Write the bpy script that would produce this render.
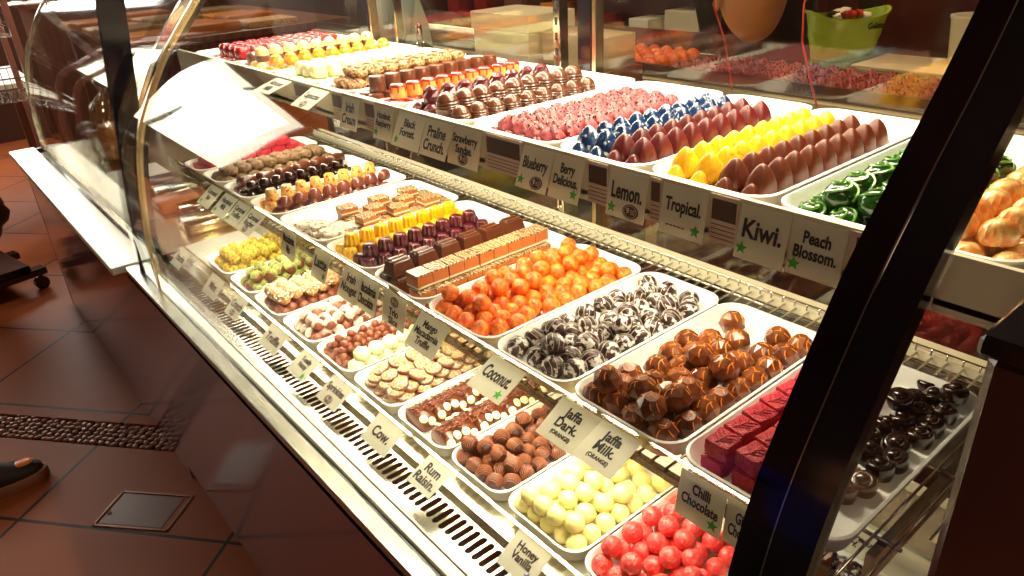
import bpy, bmesh, math, random
from mathutils import Vector, Matrix
R = math.radians
sc = bpy.context.scene
for o in list(bpy.data.objects): bpy.data.objects.remove(o)
col = sc.collection
H = 1.36          # camera height; every z below is metres above the floor

# ---------------------------------------------------------------- camera
cd = bpy.data.cameras.new('camera'); cam = bpy.data.objects.new('camera', cd); col.objects.link(cam)
sc.camera = cam
cd.sensor_width = 36.0; cd.lens = 36.0*733.0/1024.0; cd.clip_start = 0.02; cd.clip_end = 60
right = Vector((0.76523411, -0.64176151, -0.05058572))
up = Vector((0.32176345, 0.31324074, 0.89350351))
back = Vector((-0.55757066, -0.700016, 0.4461979))
m = Matrix((right, up, back)).transposed().to_4x4(); m.translation = (0, 0, H)
cam.matrix_world = m

# ---------------------------------------------------------------- view, world
sc.view_settings.view_transform = 'Standard'
sc.view_settings.look = 'None'
sc.view_settings.exposure = 0.12
sc.view_settings.gamma = 1.0
sc.view_settings.use_curve_mapping = False
w = bpy.data.worlds.new('world'); sc.world = w; w.use_nodes = True
w.node_tree.nodes['Background'].inputs[0].default_value = (1.0, 0.72, 0.5, 1)
w.node_tree.nodes['Background'].inputs[1].default_value = 0.02

# ---------------------------------------------------------------- lights
def area(name, loc, size, energy, colour, target=None, rot=None):
    ld = bpy.data.lights.new(name, 'AREA'); ld.shape = 'RECTANGLE'
    ld.size, ld.size_y = size; ld.energy = energy; ld.color = colour
    lo = bpy.data.objects.new(name, ld); col.objects.link(lo); lo.location = loc
    if target is not None:
        lo.rotation_euler = (Vector(target)-Vector(loc)).to_track_quat('-Z', 'Y').to_euler()
    return lo
WARM = (1.0, 0.86, 0.62)
# size x runs across the strip, size y along the case (local Y follows world Y for a downward strip)
def strip(name, x, y0, y1, z, width, energy, tx, colour=WARM):
    ld = bpy.data.lights.new(name, 'AREA'); ld.shape = 'RECTANGLE'
    ld.size = width; ld.size_y = y1-y0; ld.energy = energy; ld.color = colour
    lo = bpy.data.objects.new(name, ld); col.objects.link(lo)
    lo.location = (x, (y0+y1)/2, z)
    d = Vector((tx, 0, -1)).normalized()
    zax = -d; yax = Vector((0, 1, 0)); xax = yax.cross(zax)
    mm = Matrix((xax, yax, zax)).transposed().to_4x4(); mm.translation = lo.location
    lo.matrix_world = mm
    return lo
strip('case_top_strip_light', 0.79, 0.30, 1.78, 1.374, 0.03, 13, 0.0)
strip('case_front_strip_light', 0.622, 0.28, 1.80, 1.372, 0.025, 14, -0.45)
strip('top_shelf_strip_light', 0.60, 0.30, 1.75, 1.085, 0.02, 6.5, 0.1)
strip('mid_shelf_strip_light', 0.50, 0.36, 1.80, 0.872, 0.02, 8.0, -0.15)
area('ceiling_panel_light', (-0.9, -0.7, 3.02), (0.6, 1.0), 12, (1.0, 0.66, 0.42), target=(-0.9, -0.7, 0))
area('far_ceiling_light', (1.3, 5.6, 3.02), (1.2, 0.6), 45, (1.0, 0.80, 0.62), target=(1.3, 5.6, 0))
area('server_aisle_light', (1.75, 0.75, 3.02), (0.5, 0.3), 45, (1.0, 0.70, 0.40), target=(1.8, 1.0, 1.0))
area('back_left_light', (1.9, 3.4, 3.02), (0.8, 0.5), 34, (1.0, 0.82, 0.62), target=(1.6, 2.9, 1.0))

area('window_daylight', (-1.2, 6.93, 2.1), (1.2, 1.2), 34, (1.0, 0.95, 0.88), target=(-0.2, 2.0, 0.6))
area('window_daylight', (0.55, 6.93, 2.1), (0.8, 1.2), 26, (1.0, 0.95, 0.88), target=(0.3, 2.0, 0.6))  # extra light that goes with the added second window
# ---------------------------------------------------------------- materials
DEEP = [0]
def deep(c): return tuple(0.90*q**1.35 for q in c)
def mat(name, colr, rough=0.5, metal=0.0, coat=0.0, emis=None, estr=0.0, spec=0.5,
        noise=None, bump=None, sub=0.0, wave=None):
    """noise=(colour2, scale, lo, hi)  bump=(scale, strength)  wave=(colour2, scale, distortion, threshold)"""
    K = 3.2 if DEEP[0] else 1.0
    if DEEP[0]:
        colr = deep(colr)
        if noise: noise = (deep(noise[0]),)+tuple(noise[1:])
        if wave: wave = (deep(wave[0]),)+tuple(wave[1:])
    m = bpy.data.materials.new(name); m.use_nodes = True
    nt = m.node_tree; b = nt.nodes['Principled BSDF']
    b.inputs['Base Color'].default_value = (*colr, 1)
    b.inputs['Roughness'].default_value = rough
    b.inputs['Metallic'].default_value = metal
    b.inputs['Coat Weight'].default_value = coat
    b.inputs['Coat Roughness'].default_value = 0.12
    b.inputs['Specular IOR Level'].default_value = spec
    if emis:
        b.inputs['Emission Color'].default_value = (*emis, 1); b.inputs['Emission Strength'].default_value = estr
    tc = nt.nodes.new('ShaderNodeTexCoord')
    info = nt.nodes.new('ShaderNodeObjectInfo')
    addv = nt.nodes.new('ShaderNodeVectorMath'); addv.operation = 'ADD'
    sc_ = nt.nodes.new('ShaderNodeVectorMath'); sc_.operation = 'SCALE'; sc_.inputs[3].default_value = 1.0
    nt.links.new(info.outputs['Location'], sc_.inputs[0])
    nt.links.new(tc.outputs['Object'], addv.inputs[0]); nt.links.new(sc_.outputs[0], addv.inputs[1])
    cur = None
    def ramp(fac, lo, hi, c1, c2):
        r = nt.nodes.new('ShaderNodeMapRange'); r.inputs[1].default_value = lo; r.inputs[2].default_value = hi
        nt.links.new(fac, r.inputs[0])
        mx = nt.nodes.new('ShaderNodeMix'); mx.data_type = 'RGBA'
        nt.links.new(r.outputs[0], mx.inputs[0])
        if cur is None: mx.inputs[6].default_value = (*c1, 1)
        else: nt.links.new(cur, mx.inputs[6])
        mx.inputs[7].default_value = (*c2, 1)
        return mx.outputs[2]
    if noise:
        n = nt.nodes.new('ShaderNodeTexNoise'); n.inputs['Scale'].default_value = noise[1]*K; n.inputs['Detail'].default_value = 4
        nt.links.new(addv.outputs[0], n.inputs['Vector'])
        cur = ramp(n.outputs['Fac'], noise[2], noise[3], colr, noise[0])
    if wave:
        n = nt.nodes.new('ShaderNodeTexWave'); n.inputs['Scale'].default_value = wave[1]*(1 if K == 1 else 2.0)
        n.inputs['Distortion'].default_value = wave[2]; n.inputs['Detail'].default_value = 2; n.inputs['Detail Scale'].default_value = 1.2
        nt.links.new(addv.outputs[0], n.inputs['Vector'])
        cur = ramp(n.outputs['Fac'], wave[3], wave[3]+0.08, colr, wave[0])
    if cur is not None: nt.links.new(cur, b.inputs['Base Color'])
    if bump:
        n = nt.nodes.new('ShaderNodeTexNoise'); n.inputs['Scale'].default_value = bump[0]*K; n.inputs['Detail'].default_value = 3
        nt.links.new(addv.outputs[0], n.inputs['Vector'])
        bp = nt.nodes.new('ShaderNodeBump'); bp.inputs['Strength'].default_value = bump[1]; bp.inputs['Distance'].default_value = 0.003
        nt.links.new(n.outputs['Fac'], bp.inputs['Height']); nt.links.new(bp.outputs[0], b.inputs['Normal'])
    return m

def glass_mat(name, tint=(0.97, 0.985, 0.97), f0=0.045, boost=1.0):
    m = bpy.data.materials.new(name); m.use_nodes = True; nt = m.node_tree
    nt.nodes.remove(nt.nodes['Principled BSDF'])
    out = nt.nodes['Material Output']
    tr = nt.nodes.new('ShaderNodeBsdfTransparent'); tr.inputs[0].default_value = (*tint, 1)
    gl = nt.nodes.new('ShaderNodeBsdfGlossy'); gl.inputs['Roughness'].default_value = 0.03
    gl.inputs[0].default_value = (1, 1, 1, 1)
    geo = nt.nodes.new('ShaderNodeNewGeometry')
    dot = nt.nodes.new('ShaderNodeVectorMath'); dot.operation = 'DOT_PRODUCT'
    nt.links.new(geo.outputs['Normal'], dot.inputs[0]); nt.links.new(geo.outputs['Incoming'], dot.inputs[1])
    def mth(op, a, b=None):
        n = nt.nodes.new('ShaderNodeMath'); n.operation = op
        if isinstance(a, (int, float)): n.inputs[0].default_value = a
        else: nt.links.new(a, n.inputs[0])
        if b is not None:
            if isinstance(b, (int, float)): n.inputs[1].default_value = b
            else: nt.links.new(b, n.inputs[1])
        return n.outputs[0]
    c = mth('ABSOLUTE', dot.outputs['Value'])
    p = mth('POWER', mth('SUBTRACT', 1.0, c), 5.0)
    f = mth('ADD', mth('MULTIPLY', p, (1-f0)*boost), f0)
    mx = nt.nodes.new('ShaderNodeMixShader')
    nt.links.new(f, mx.inputs[0]); nt.links.new(tr.outputs[0], mx.inputs[1]); nt.links.new(gl.outputs[0], mx.inputs[2])
    nt.links.new(mx.outputs[0], out.inputs['Surface'])
    return m
def card_mat():
    m = mat('ticket_card', (0.86, 0.87, 0.76), 0.4)
    nt = m.node_tree; out = nt.nodes['Material Output']; b = nt.nodes['Principled BSDF']
    t = nt.nodes.new('ShaderNodeBsdfTranslucent'); t.inputs[0].default_value = (0.95, 0.95, 0.82, 1)
    mx = nt.nodes.new('ShaderNodeMixShader'); mx.inputs[0].default_value = 0.5
    nt.links.new(b.outputs[0], mx.inputs[1]); nt.links.new(t.outputs[0], mx.inputs[2]); nt.links.new(mx.outputs[0], out.inputs['Surface'])
    return m
def emit_mat(name, c, s, stripes=None):
    m = bpy.data.materials.new(name); m.use_nodes = True; nt = m.node_tree
    b = nt.nodes['Principled BSDF']; b.inputs['Base Color'].default_value = (0.8, 0.8, 0.8, 1)
    b.inputs['Emission Color'].default_value = (*c, 1); b.inputs['Emission Strength'].default_value = s
    return m

M = dict(
 tray=mat('tray_white', (0.86, 0.85, 0.80), 0.28, coat=0.3),
 steel=mat('brushed_steel', (0.62, 0.62, 0.55), 0.27, 1.0, noise=((0.5, 0.5, 0.42), 14, 0.35, 0.7)),
 steel_white=mat('bright_steel', (0.66, 0.68, 0.58), 0.36, 0.55),
 chrome=mat('chrome', (0.78, 0.76, 0.70), 0.12, 1.0),
 brass=mat('warm_metal', (0.62, 0.52, 0.33), 0.25, 1.0),
 black=mat('gloss_black', (0.006, 0.005, 0.008), 0.12, coat=0.5),
 dark_mirror=mat('dark_mirror_trim', (0.09, 0.07, 0.09), 0.07, 1.0),
 darkslot=mat('dark_slot', (0.01, 0.01, 0.01), 0.6),
 panel=mat('gloss_plum_panel', (0.23, 0.095, 0.115), 0.11, coat=0.6),
 kick=mat('dark_kickboard', (0.02, 0.008, 0.006), 0.4),
 glass=glass_mat('case_glass'),
 backglass=glass_mat('back_door_glass', (0.88, 0.84, 0.78), 0.055),
 shelfglass=glass_mat('shelf_glass', (0.93, 0.97, 0.93), 0.05),
 acrylic=glass_mat('acrylic_strip', (0.93, 0.90, 0.82), 0.06),
 card=card_mat(),
 ink=mat('marker_ink', (0.012, 0.012, 0.015), 0.5),
 greenink=mat('green_star_ink', (0.04, 0.42, 0.03), 0.5),
 blueink=mat('blue_star_ink', (0.03, 0.10, 0.60), 0.5),
 brownink=mat('brown_seal_ink', (0.12, 0.035, 0.03), 0.4),
 infocard=mat('info_card_tan', (0.62, 0.50, 0.40), 0.5),
 infodark=mat('info_card_photo', (0.05, 0.022, 0.015), 0.4),
 cream_rail=mat('cream_rail', (0.66, 0.62, 0.46), 0.35, coat=0.3),
)
DEEP[0] = 1
M.update(dict(
 milk=mat('milk_chocolate', (0.20, 0.072, 0.030), 0.30, coat=0.25, bump=(180, 0.12)),
 milk_rough=mat('rolled_milk_chocolate', (0.085, 0.027, 0.014), 0.42, coat=0.1, bump=(200, 0.5)),
 dark=mat('dark_chocolate', (0.050, 0.016, 0.010), 0.22, coat=0.5),
 dusted=mat('dusted_dark_chocolate', (0.085, 0.024, 0.018), 0.3, coat=0.2, noise=((0.90, 0.86, 0.82), 38, 0.53, 0.585), bump=(160, 0.4)),
 facet=mat('faceted_dark_chocolate', (0.20, 0.070, 0.026), 0.26, coat=0.3, noise=((0.36, 0.14, 0.05), 14, 0.4, 0.6)),
 oranged=mat('orange_drizzle', (1.05, 0.42, 0.05), 0.35),
 orange=mat('orange_coating', (0.92, 0.17, 0.004), 0.42, coat=0.3, noise=((1.0, 0.42, 0.015), 55, 0.42, 0.62), bump=(150, 0.8)),
 redslab=mat('red_sugar_slab', (0.66, 0.030, 0.080), 0.45, coat=0.05, noise=((0.75, 0.10, 0.12), 70, 0.50, 0.66), bump=(150, 1.0)),
 yellow=mat('yellow_cup', (0.95, 0.62, 0.006), 0.28, coat=0.3),
 purple=mat('plum_cup', (0.17, 0.018, 0.034), 0.3, coat=0.2),
 caramel=mat('caramel_layer', (0.62, 0.25, 0.06), 0.4),
 cream=mat('cream_layer', (0.86, 0.78, 0.58), 0.5),
 marble=mat('marbled_glaze', (0.26, 0.13, 0.05), 0.3, coat=0.3, wave=((0.72, 0.58, 0.36), 28, 14, 0.62)),
 bark=mat('white_bark', (0.82, 0.74, 0.60), 0.4, noise=((0.30, 0.14, 0.05), 45, 0.50, 0.62), bump=(90, 0.6)),
 grain=mat('nib_cluster', (0.22, 0.11, 0.05), 0.55, noise=((0.62, 0.46, 0.28), 170, 0.45, 0.6), bump=(240, 1.0)),
 peachcup=mat('yellow_pink_cup', (0.90, 0.62, 0.22), 0.3, coat=0.3, noise=((0.60, 0.06, 0.03), 60, 0.56, 0.62)),
 shell=mat('pink_brown_shell', (0.30, 0.10, 0.075), 0.3, coat=0.4),
 whiteball=mat('white_chocolate', (0.92, 0.86, 0.42), 0.38, coat=0.15, bump=(90, 0.15)),
 pinkball=mat('pink_chocolate', (0.86, 0.10, 0.10), 0.42, coat=0.12, noise=((0.95, 0.30, 0.24), 50, 0.5, 0.68), bump=(70, 0.7)),
 milk_line=mat('raised_milk_stripe', (0.44, 0.19, 0.10), 0.4),
 crumb=mat('yellow_crumb', (0.44, 0.33, 0.03), 0.7, noise=((0.80, 0.66, 0.12), 60, 0.45, 0.6), bump=(170, 1.0)),
 greenstr=mat('green_string_icing', (0.46, 0.58, 0.20), 0.45),
 gold=mat('golden_almond_log', (0.62, 0.30, 0.12), 0.45, noise=((0.92, 0.72, 0.42), 85, 0.47, 0.58), bump=(110, 1.0)),
 pale=mat('pale_icing', (0.90, 0.84, 0.72), 0.4),
 hazel=mat('hazelnut_cluster', (0.34, 0.13, 0.07), 0.4, coat=0.2, bump=(120, 0.5)),
 fluff=mat('white_fluff', (0.93, 0.91, 0.62), 0.6, bump=(120, 0.8)),
 sprinkle=mat('sprinkle_top', (0.66, 0.58, 0.44), 0.55, noise=((0.42, 0.30, 0.22), 90, 0.46, 0.58), bump=(260, 1.0)),
 button=mat('white_button', (0.92, 0.86, 0.62), 0.4),
 kiwi=mat('green_glazed', (0.03, 0.13, 0.012), 0.18, coat=0.6),
 kiwil=mat('light_green_swirl', (0.20, 0.42, 0.10), 0.25, coat=0.4),
 peach=mat('peach_glazed', (0.90, 0.42, 0.14), 0.3, coat=0.3, noise=((0.92, 0.72, 0.35), 40, 0.45, 0.6)),
 yog=mat('yellow_pyramid', (0.90, 0.56, 0.03), 0.3, coat=0.25, noise=((0.85, 0.28, 0.01), 45, 0.58, 0.72)),
 brog=mat('amber_brown_pyramid', (0.20, 0.045, 0.004), 0.42, coat=0.1),
 blog=mat('blue_splashed_pyramid', (0.012, 0.055, 0.16), 0.22, coat=0.5, noise=((0.60, 0.70, 0.72), 45, 0.57, 0.61)),
 maog=mat('maroon_pyramid', (0.17, 0.010, 0.010), 0.4, coat=0.1),
 rose=mat('pink_rosette', (0.42, 0.10, 0.115), 0.5),
 egg=mat('bronze_ridged_egg', (0.17, 0.062, 0.020), 0.3, coat=0.25),
 amber=mat('amber_cup', (0.85, 0.42, 0.12), 0.3, coat=0.3),
 redtop=mat('red_glaze', (0.45, 0.03, 0.02), 0.2, coat=0.5),
 nut=mat('walnut_halves', (0.42, 0.22, 0.09), 0.5, bump=(120, 0.9), noise=((0.70, 0.50, 0.26), 90, 0.48, 0.6)),
 pistachio=mat('pale_green_block', (0.78, 0.76, 0.36), 0.35, coat=0.2, noise=((0.88, 0.84, 0.60), 30, 0.4, 0.6)),
 creamegg=mat('cream_speckled_dome', (0.86, 0.68, 0.34), 0.35, coat=0.3, noise=((0.30, 0.08, 0.02), 55, 0.60, 0.66)),
 ochre=mat('orange_facet', (0.90, 0.40, 0.02), 0.3, coat=0.3),
 crimson=mat('crimson_block', (0.42, 0.015, 0.03), 0.25, coat=0.4),
))
DEEP[0] = 0
M.update(dict(
 lime=mat('lime_plastic', (0.36, 0.56, 0.02), 0.35),
 skin=mat('skin', (0.62, 0.26, 0.10), 0.5),
 cloth_dark=mat('dark_cloth', (0.012, 0.010, 0.014), 0.85),
 cloth_blue=mat('blue_cloth', (0.02, 0.015, 0.22), 0.8),
 hair=mat('dark_hair', (0.02, 0.010, 0.006), 0.5),
 redcord=mat('red_cord', (0.62, 0.05, 0.03), 0.4),
 wall=mat('brown_wall', (0.075, 0.032, 0.02), 0.8),
 wallred=mat('dark_red_wall', (0.10, 0.012, 0.012), 0.6),
 ceil=mat('ceiling_paint', (0.14, 0.10, 0.08), 0.9),
 wood=mat('brown_wood', (0.16, 0.055, 0.030), 0.4, coat=0.2, wave=((0.20, 0.08, 0.045), 6, 6, 0.5)),
 whitebox=mat('white_box', (0.78, 0.78, 0.66), 0.5),
 paper=mat('white_paper', (0.88, 0.88, 0.86), 0.5),
 cello=glass_mat('cellophane', (0.86, 0.90, 0.90), 0.22),
 teal=mat('teal_bag', (0.55, 0.75, 0.68), 0.4),
 leather=mat('dark_brown_leather', (0.035, 0.010, 0.006), 0.45, noise=((0.16, 0.05, 0.02), 8, 0.55, 0.7)),
 rubber=mat('shoe_rubber', (0.30, 0.12, 0.06), 0.6),
 shoeup=mat('shoe_upper', (0.02, 0.008, 0.008), 0.6),
))

# ---------------------------------------------------------------- object helpers
def obj(name, bm, m, parent=None, smooth=True, loc=None):
    me = bpy.data.meshes.new(name)
    bmesh.ops.recalc_face_normals(bm, faces=bm.faces)
    if smooth:
        for e in bm.edges:
            if len(e.link_faces) == 2 and e.calc_face_angle(0) > 0.9: e.smooth = False
    bm.to_mesh(me); bm.free()
    ms = m if isinstance(m, (list, tuple)) else [m]
    for k in ms: me.materials.append(k)
    if smooth:
        for p in me.polygons: p.use_smooth = True
    o = bpy.data.objects.new(name, me); col.objects.link(o)
    if parent: o.parent = parent
    if loc: o.location = loc
    return o
def tag(o, label, cat=None, group=None, kind=None):
    o['label'] = label
    if cat: o['category'] = cat
    if group: o['group'] = group
    if kind: o['kind'] = kind
    return o
def empty(name, loc=(0, 0, 0), rz=0):
    o = bpy.data.objects.new(name, None); col.objects.link(o); o.location = loc; o.rotation_euler = (0, 0, rz)
    o.empty_display_size = 0.01
    return o
def struct(o): o['kind'] = 'structure'; return o
def copy_tree(o, parent=None):
    c = o.copy(); col.objects.link(c)
    if parent: c.parent = parent
    for ch in list(o.children): copy_tree(ch, c)
    return c
def box(bm, x0, x1, y0, y1, z0, z1, bev=0, seg=1):
    r = bmesh.ops.create_cube(bm, size=1)
    vs = r['verts']
    for v in vs:
        v.co = Vector(((x0+x1)/2+v.co.x*(x1-x0), (y0+y1)/2+v.co.y*(y1-y0), (z0+z1)/2+v.co.z*(z1-z0)))
    if bev:
        es = list({e for v in vs for e in v.link_edges})
        bmesh.ops.bevel(bm, geom=es, offset=bev, segments=seg, affect='EDGES', profile=0.6)
    return bm
def nbox(*a, **k): return box(bmesh.new(), *a, **k)
def loops(bm, rings, close0=True, close1=True, closed=True):
    """rings: list of lists of Vector with equal length"""
    L = [[bm.verts.new(p) for p in r] for r in rings]
    n = len(L[0])
    for a, b in zip(L[:-1], L[1:]):
        for i in range(n if closed else n-1):
            j = (i+1) % n
            bm.faces.new((a[i], a[j], b[j], b[i]))
    if close0: bm.faces.new(L[0][::-1])
    if close1: bm.faces.new(L[-1])
    return bm
def lathe(bm, prof, n=16, flute=None, sq=None, c=(0, 0, 0), sy=1.0):
    """prof: (r, z). flute=(count, depth): ridges. sq: superellipse exponent"""
    rings = []
    for r, z in prof:
        ring = []
        for i in range(n):
            a = 2*math.pi*i/n; rr = r
            if flute: rr = r*(1-flute[1]*(0.5+0.5*math.cos(flute[0]*a)))
            ca, sa = math.cos(a), math.sin(a)
            if sq:
                k = (abs(ca)**sq+abs(sa)**sq)**(-1/sq); rr = rr*k
            ring.append(Vector((c[0]+rr*ca, c[1]+rr*sa*sy, c[2]+z)))
        rings.append(ring)
    return loops(bm, rings)
def tube(bm, pts, r, n=6, cap=True):
    pts = [Vector(p) for p in pts]; rings = []
    N = None
    for i, p in enumerate(pts):
        a = pts[max(i-1, 0)]; b = pts[min(i+1, len(pts)-1)]
        t = (b-a).normalized()
        if N is None:
            N = t.orthogonal().normalized()
        else:
            N = (N - t*N.dot(t))
            N = N.normalized() if N.length > 1e-6 else t.orthogonal().normalized()
        B = t.cross(N)
        rr = r[i] if isinstance(r, (list, tuple)) else r
        rings.append([p+(N*math.cos(2*math.pi*k/n)+B*math.sin(2*math.pi*k/n))*rr for k in range(n)])
    return loops(bm, rings, cap, cap)
def ball(bm, r, c=(0, 0, 0), sub=2, jit=0, rnd=None, scale=(1, 1, 1)):
    g = bmesh.ops.create_icosphere(bm, subdivisions=sub, radius=1)
    for v in g['verts']:
        k = r*(1+(rnd.uniform(-jit, jit) if jit else 0))
        v.co = Vector((v.co.x*k*scale[0]+c[0], v.co.y*k*scale[1]+c[1], v.co.z*k*scale[2]+c[2]))
    return g
def prism(bm, pts, z0, z1):
    """pts: xy outline"""
    return loops(bm, [[Vector((x, y, z0)) for x, y in pts], [Vector((x, y, z1)) for x, y in pts]])
def rrect(cx, cy, hx, hy, r, n=6):
    out = []
    for sx, sy, a0 in ((1, 1, 0), (-1, 1, 90), (-1, -1, 180), (1, -1, 270)):
        for k in range(n+1):
            a = R(a0+90*k/n)
            out.append((cx+sx*(hx-r)+r*math.cos(a), cy+sy*(hy-r)+r*math.sin(a)))
    return out
# ================================================================ the room
def tile_floor_mat():
    m = bpy.data.materials.new('floor_tile'); m.use_nodes = True; nt = m.node_tree
    b = nt.nodes['Principled BSDF']; b.inputs['Roughness'].default_value = 0.55; b.inputs['Specular IOR Level'].default_value = 0.25
    tc = nt.nodes.new('ShaderNodeTexCoord')
    mp = nt.nodes.new('ShaderNodeMapping'); mp.vector_type = 'TEXTURE'
    mp.inputs['Location'].default_value = (0, 0, 0); mp.inputs['Rotation'].default_value = (0, 0, R(39.7))
    nt.links.new(tc.outputs['Object'], mp.inputs['Vector'])
    sx = nt.nodes.new('ShaderNodeSeparateXYZ'); nt.links.new(mp.outputs[0], sx.inputs[0])
    def mth(op, a, bb=None):
        n = nt.nodes.new('ShaderNodeMath'); n.operation = op
        for i, q in enumerate((a, bb)):
            if q is None: continue
            if isinstance(q, (int, float)): n.inputs[i].default_value = q
            else: nt.links.new(q, n.inputs[i])
        return n.outputs[0]
    def line(v, off, period, wd):
        f = mth('FRACT', mth('DIVIDE', mth('SUBTRACT', v, off), period))
        f = mth('ABSOLUTE', mth('SUBTRACT', f, 0.5))
        return mth('GREATER_THAN', f, 0.5-wd/period/2)
    g = mth('MAXIMUM', line(sx.outputs[0], 2.154, 0.476, 0.010), line(sx.outputs[1], 1.63, 0.61, 0.010))
    n = nt.nodes.new('ShaderNodeTexNoise'); n.inputs['Scale'].default_value = 2.5; n.inputs['Detail'].default_value = 5
    nt.links.new(tc.outputs['Object'], n.inputs['Vector'])
    mx = nt.nodes.new('ShaderNodeMix'); mx.data_type = 'RGBA'
    nt.links.new(n.outputs['Fac'], mx.inputs[0]); mx.inputs[6].default_value = (0.27, 0.066, 0.018, 1); mx.inputs[7].default_value = (0.40, 0.105, 0.027, 1)
    m2 = nt.nodes.new('ShaderNodeMix'); m2.data_type = 'RGBA'
    nt.links.new(g, m2.inputs[0]); nt.links.new(mx.outputs[2], m2.inputs[6]); m2.inputs[7].default_value = (0.02, 0.008, 0.006, 1)
    nt.links.new(m2.outputs[2], b.inputs['Base Color'])
    return m
FL = tile_floor_mat()
e1 = Vector((math.cos(R(39.7)), math.sin(R(39.7)), 0)); e2 = Vector((-math.sin(R(39.7)), math.cos(R(39.7)), 0))
# floor: two slabs either side of a sunk pebble channel
bm = bmesh.new()
def slab(a0, a1, z0, z1, b0=-9, b1=9):
    loops(bm, [[e1*a+e2*b+Vector((0, 0, z)) for a, b in ((a0, b0), (a1, b0), (a1, b1), (a0, b1))] for z in (z0, z1)])
slab(-6, 1.514, -0.05, 0); slab(1.628, 9.5, -0.05, 0); slab(1.514, 1.628, -0.05, -0.012)
struct(obj('floor', bm, FL, smooth=False))
bm = bmesh.new(); slab(1.5145, 1.6275, -0.0119, -0.0105, -1, 4); struct(obj('trim_1', bm, M['darkslot'], smooth=False))
rnd = random.Random(5)
bm = bmesh.new()
b = 0.9
while b < 2.25:
    a = 1.521+rnd.uniform(0, 0.006)
    while a < 1.622:
        L_ = rnd.uniform(0.011, 0.016); W_ = rnd.uniform(0.0078, 0.0100)
        g = bmesh.ops.create_icosphere(bm, subdivisions=2, radius=1)
        th = rnd.uniform(-0.9, 0.9); c = e1*(a+W_)+e2*(b+rnd.uniform(-0.004, 0.004))+Vector((0, 0, -0.006))
        for v in g['verts']:
            q = v.co; u = q.x*L_; v_ = q.y*W_
            uu = u*math.cos(th)-v_*math.sin(th); vv = u*math.sin(th)+v_*math.cos(th)
            v.co = c+e2*uu+e1*vv+Vector((0, 0, q.z*0.006))
        a += W_*2+0.002
    b += 0.0245
peb = mat('river_pebbles', (0.30, 0.115, 0.065), 0.28, coat=0.3, noise=((0.36, 0.17, 0.11), 22, 0.45, 0.65))
o = obj('pebble_strip', bm, peb); tag(o, 'strip of small brown river pebbles set in a channel across the tiled floor', 'pebbles', kind='stuff')
# access cover in the floor
cov = empty('floor_access_cover', (0.149, 1.821, 0), R(-48.5))
tag(cov, 'flat rectangular access cover with raised rim set in floor tiles', 'floor cover')
bm = bmesh.new()
for a in ((-0.108, 0.108, -0.066, -0.060), (-0.108, 0.108, 0.060, 0.066), (-0.108, -0.102, -0.066, 0.066), (0.102, 0.108, -0.066, 0.066)):
    box(bm, *a, 0, 0.003)
obj('rim', bm, mat('cover_rim', (0.24, 0.10, 0.06), 0.35, 0.3), cov, smooth=False)
obj('plate', nbox(-0.095, 0.085, -0.056, 0.056, 0, 0.0015), mat('cover_plate', (0.15, 0.05, 0.025), 0.35), cov, smooth=False)
bm = bmesh.new(); lathe(bm, [(0.006, 0.001), (0.006, 0.003), (0.002, 0.003)], 10, c=(-0.088, -0.02, 0.0)); obj('lifting_key_hole', bm, M['black'], cov)

struct(obj('ceiling', nbox(-2.6, 4.2, -2.2, 7.0, 3.1, 3.15), M['ceil'], smooth=False))
struct(obj('wall_left', nbox(-2.65, -2.6, -2.2, 7.0, 0, 3.1), M['wall'], smooth=False))
struct(obj('wall_right', nbox(4.2, 4.25, -2.2, 7.0, 0, 3.1), M['wallred'], smooth=False))
struct(obj('wall_near', nbox(-2.6, 4.2, -2.25, -2.2, 0, 3.1), M['wall'], smooth=False))
bm = bmesh.new()
WX0, WX1, WZ0, WZ1 = -2.05, -0.42, 1.30, 2.95
box(bm, -2.6, WX0, 7.0, 7.06, 0, 3.1); box(bm, WX1, .1, 7.0, 7.06, 0, 3.1); box(bm, 1.0, 4.2, 7.0, 7.06, 0, 3.1); box(bm, .1, 1.0, 7.0, 7.06, 0, 1.4); box(bm, .1, 1.0, 7.0, 7.06, 2.9, 3.1)
box(bm, WX0, WX1, 7.0, 7.06, 0, WZ0); box(bm, WX0, WX1, 7.0, 7.06, WZ1, 3.1)
struct(obj('wall_far', bm, M['wall'], smooth=False))
win = struct(empty('window_1', (0, 7.0, 0)))
bm = bmesh.new()
for x0, x1, z0, z1 in ((WX0, WX0+.05, WZ0, WZ1), (WX1-.05, WX1, WZ0, WZ1), (WX0, WX1, WZ0, WZ0+.05), (WX0, WX1, WZ1-.05, WZ1), (-1.25, -1.21, WZ0, WZ1)):
    box(bm, x0, x1, -0.03, 0.03, z0, z1)
obj('window_frame', bm, M['black'], win, smooth=False)
obj('daylight_pane', nbox(WX0+.04, WX1-.04, 0.02, 0.03, WZ0+.04, WZ1-.04), emit_mat('daylight', (1.0, 0.95, 0.70), 4), win, smooth=False)
w2_ = struct(empty('added_window', (0, 7.0, 0)))  # unseen window, added so its glow glares on the far steel counter
bm = bmesh.new()
for x0, x1, z0, z1 in ((.1, .14, 1.4, 2.9), (.96, 1.0, 1.4, 2.9), (.1, 1.0, 1.4, 1.44), (.1, 1.0, 2.86, 2.9)): box(bm, x0, x1, -.03, .03, z0, z1)
obj('window_frame', bm, M['black'], w2_, smooth=False)
obj('daylight_pane', nbox(.14, .96, .02, .03, 1.44, 2.86), emit_mat('added_daylight', (1.0, 0.97, 0.86), 11), w2_, smooth=False)
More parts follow.
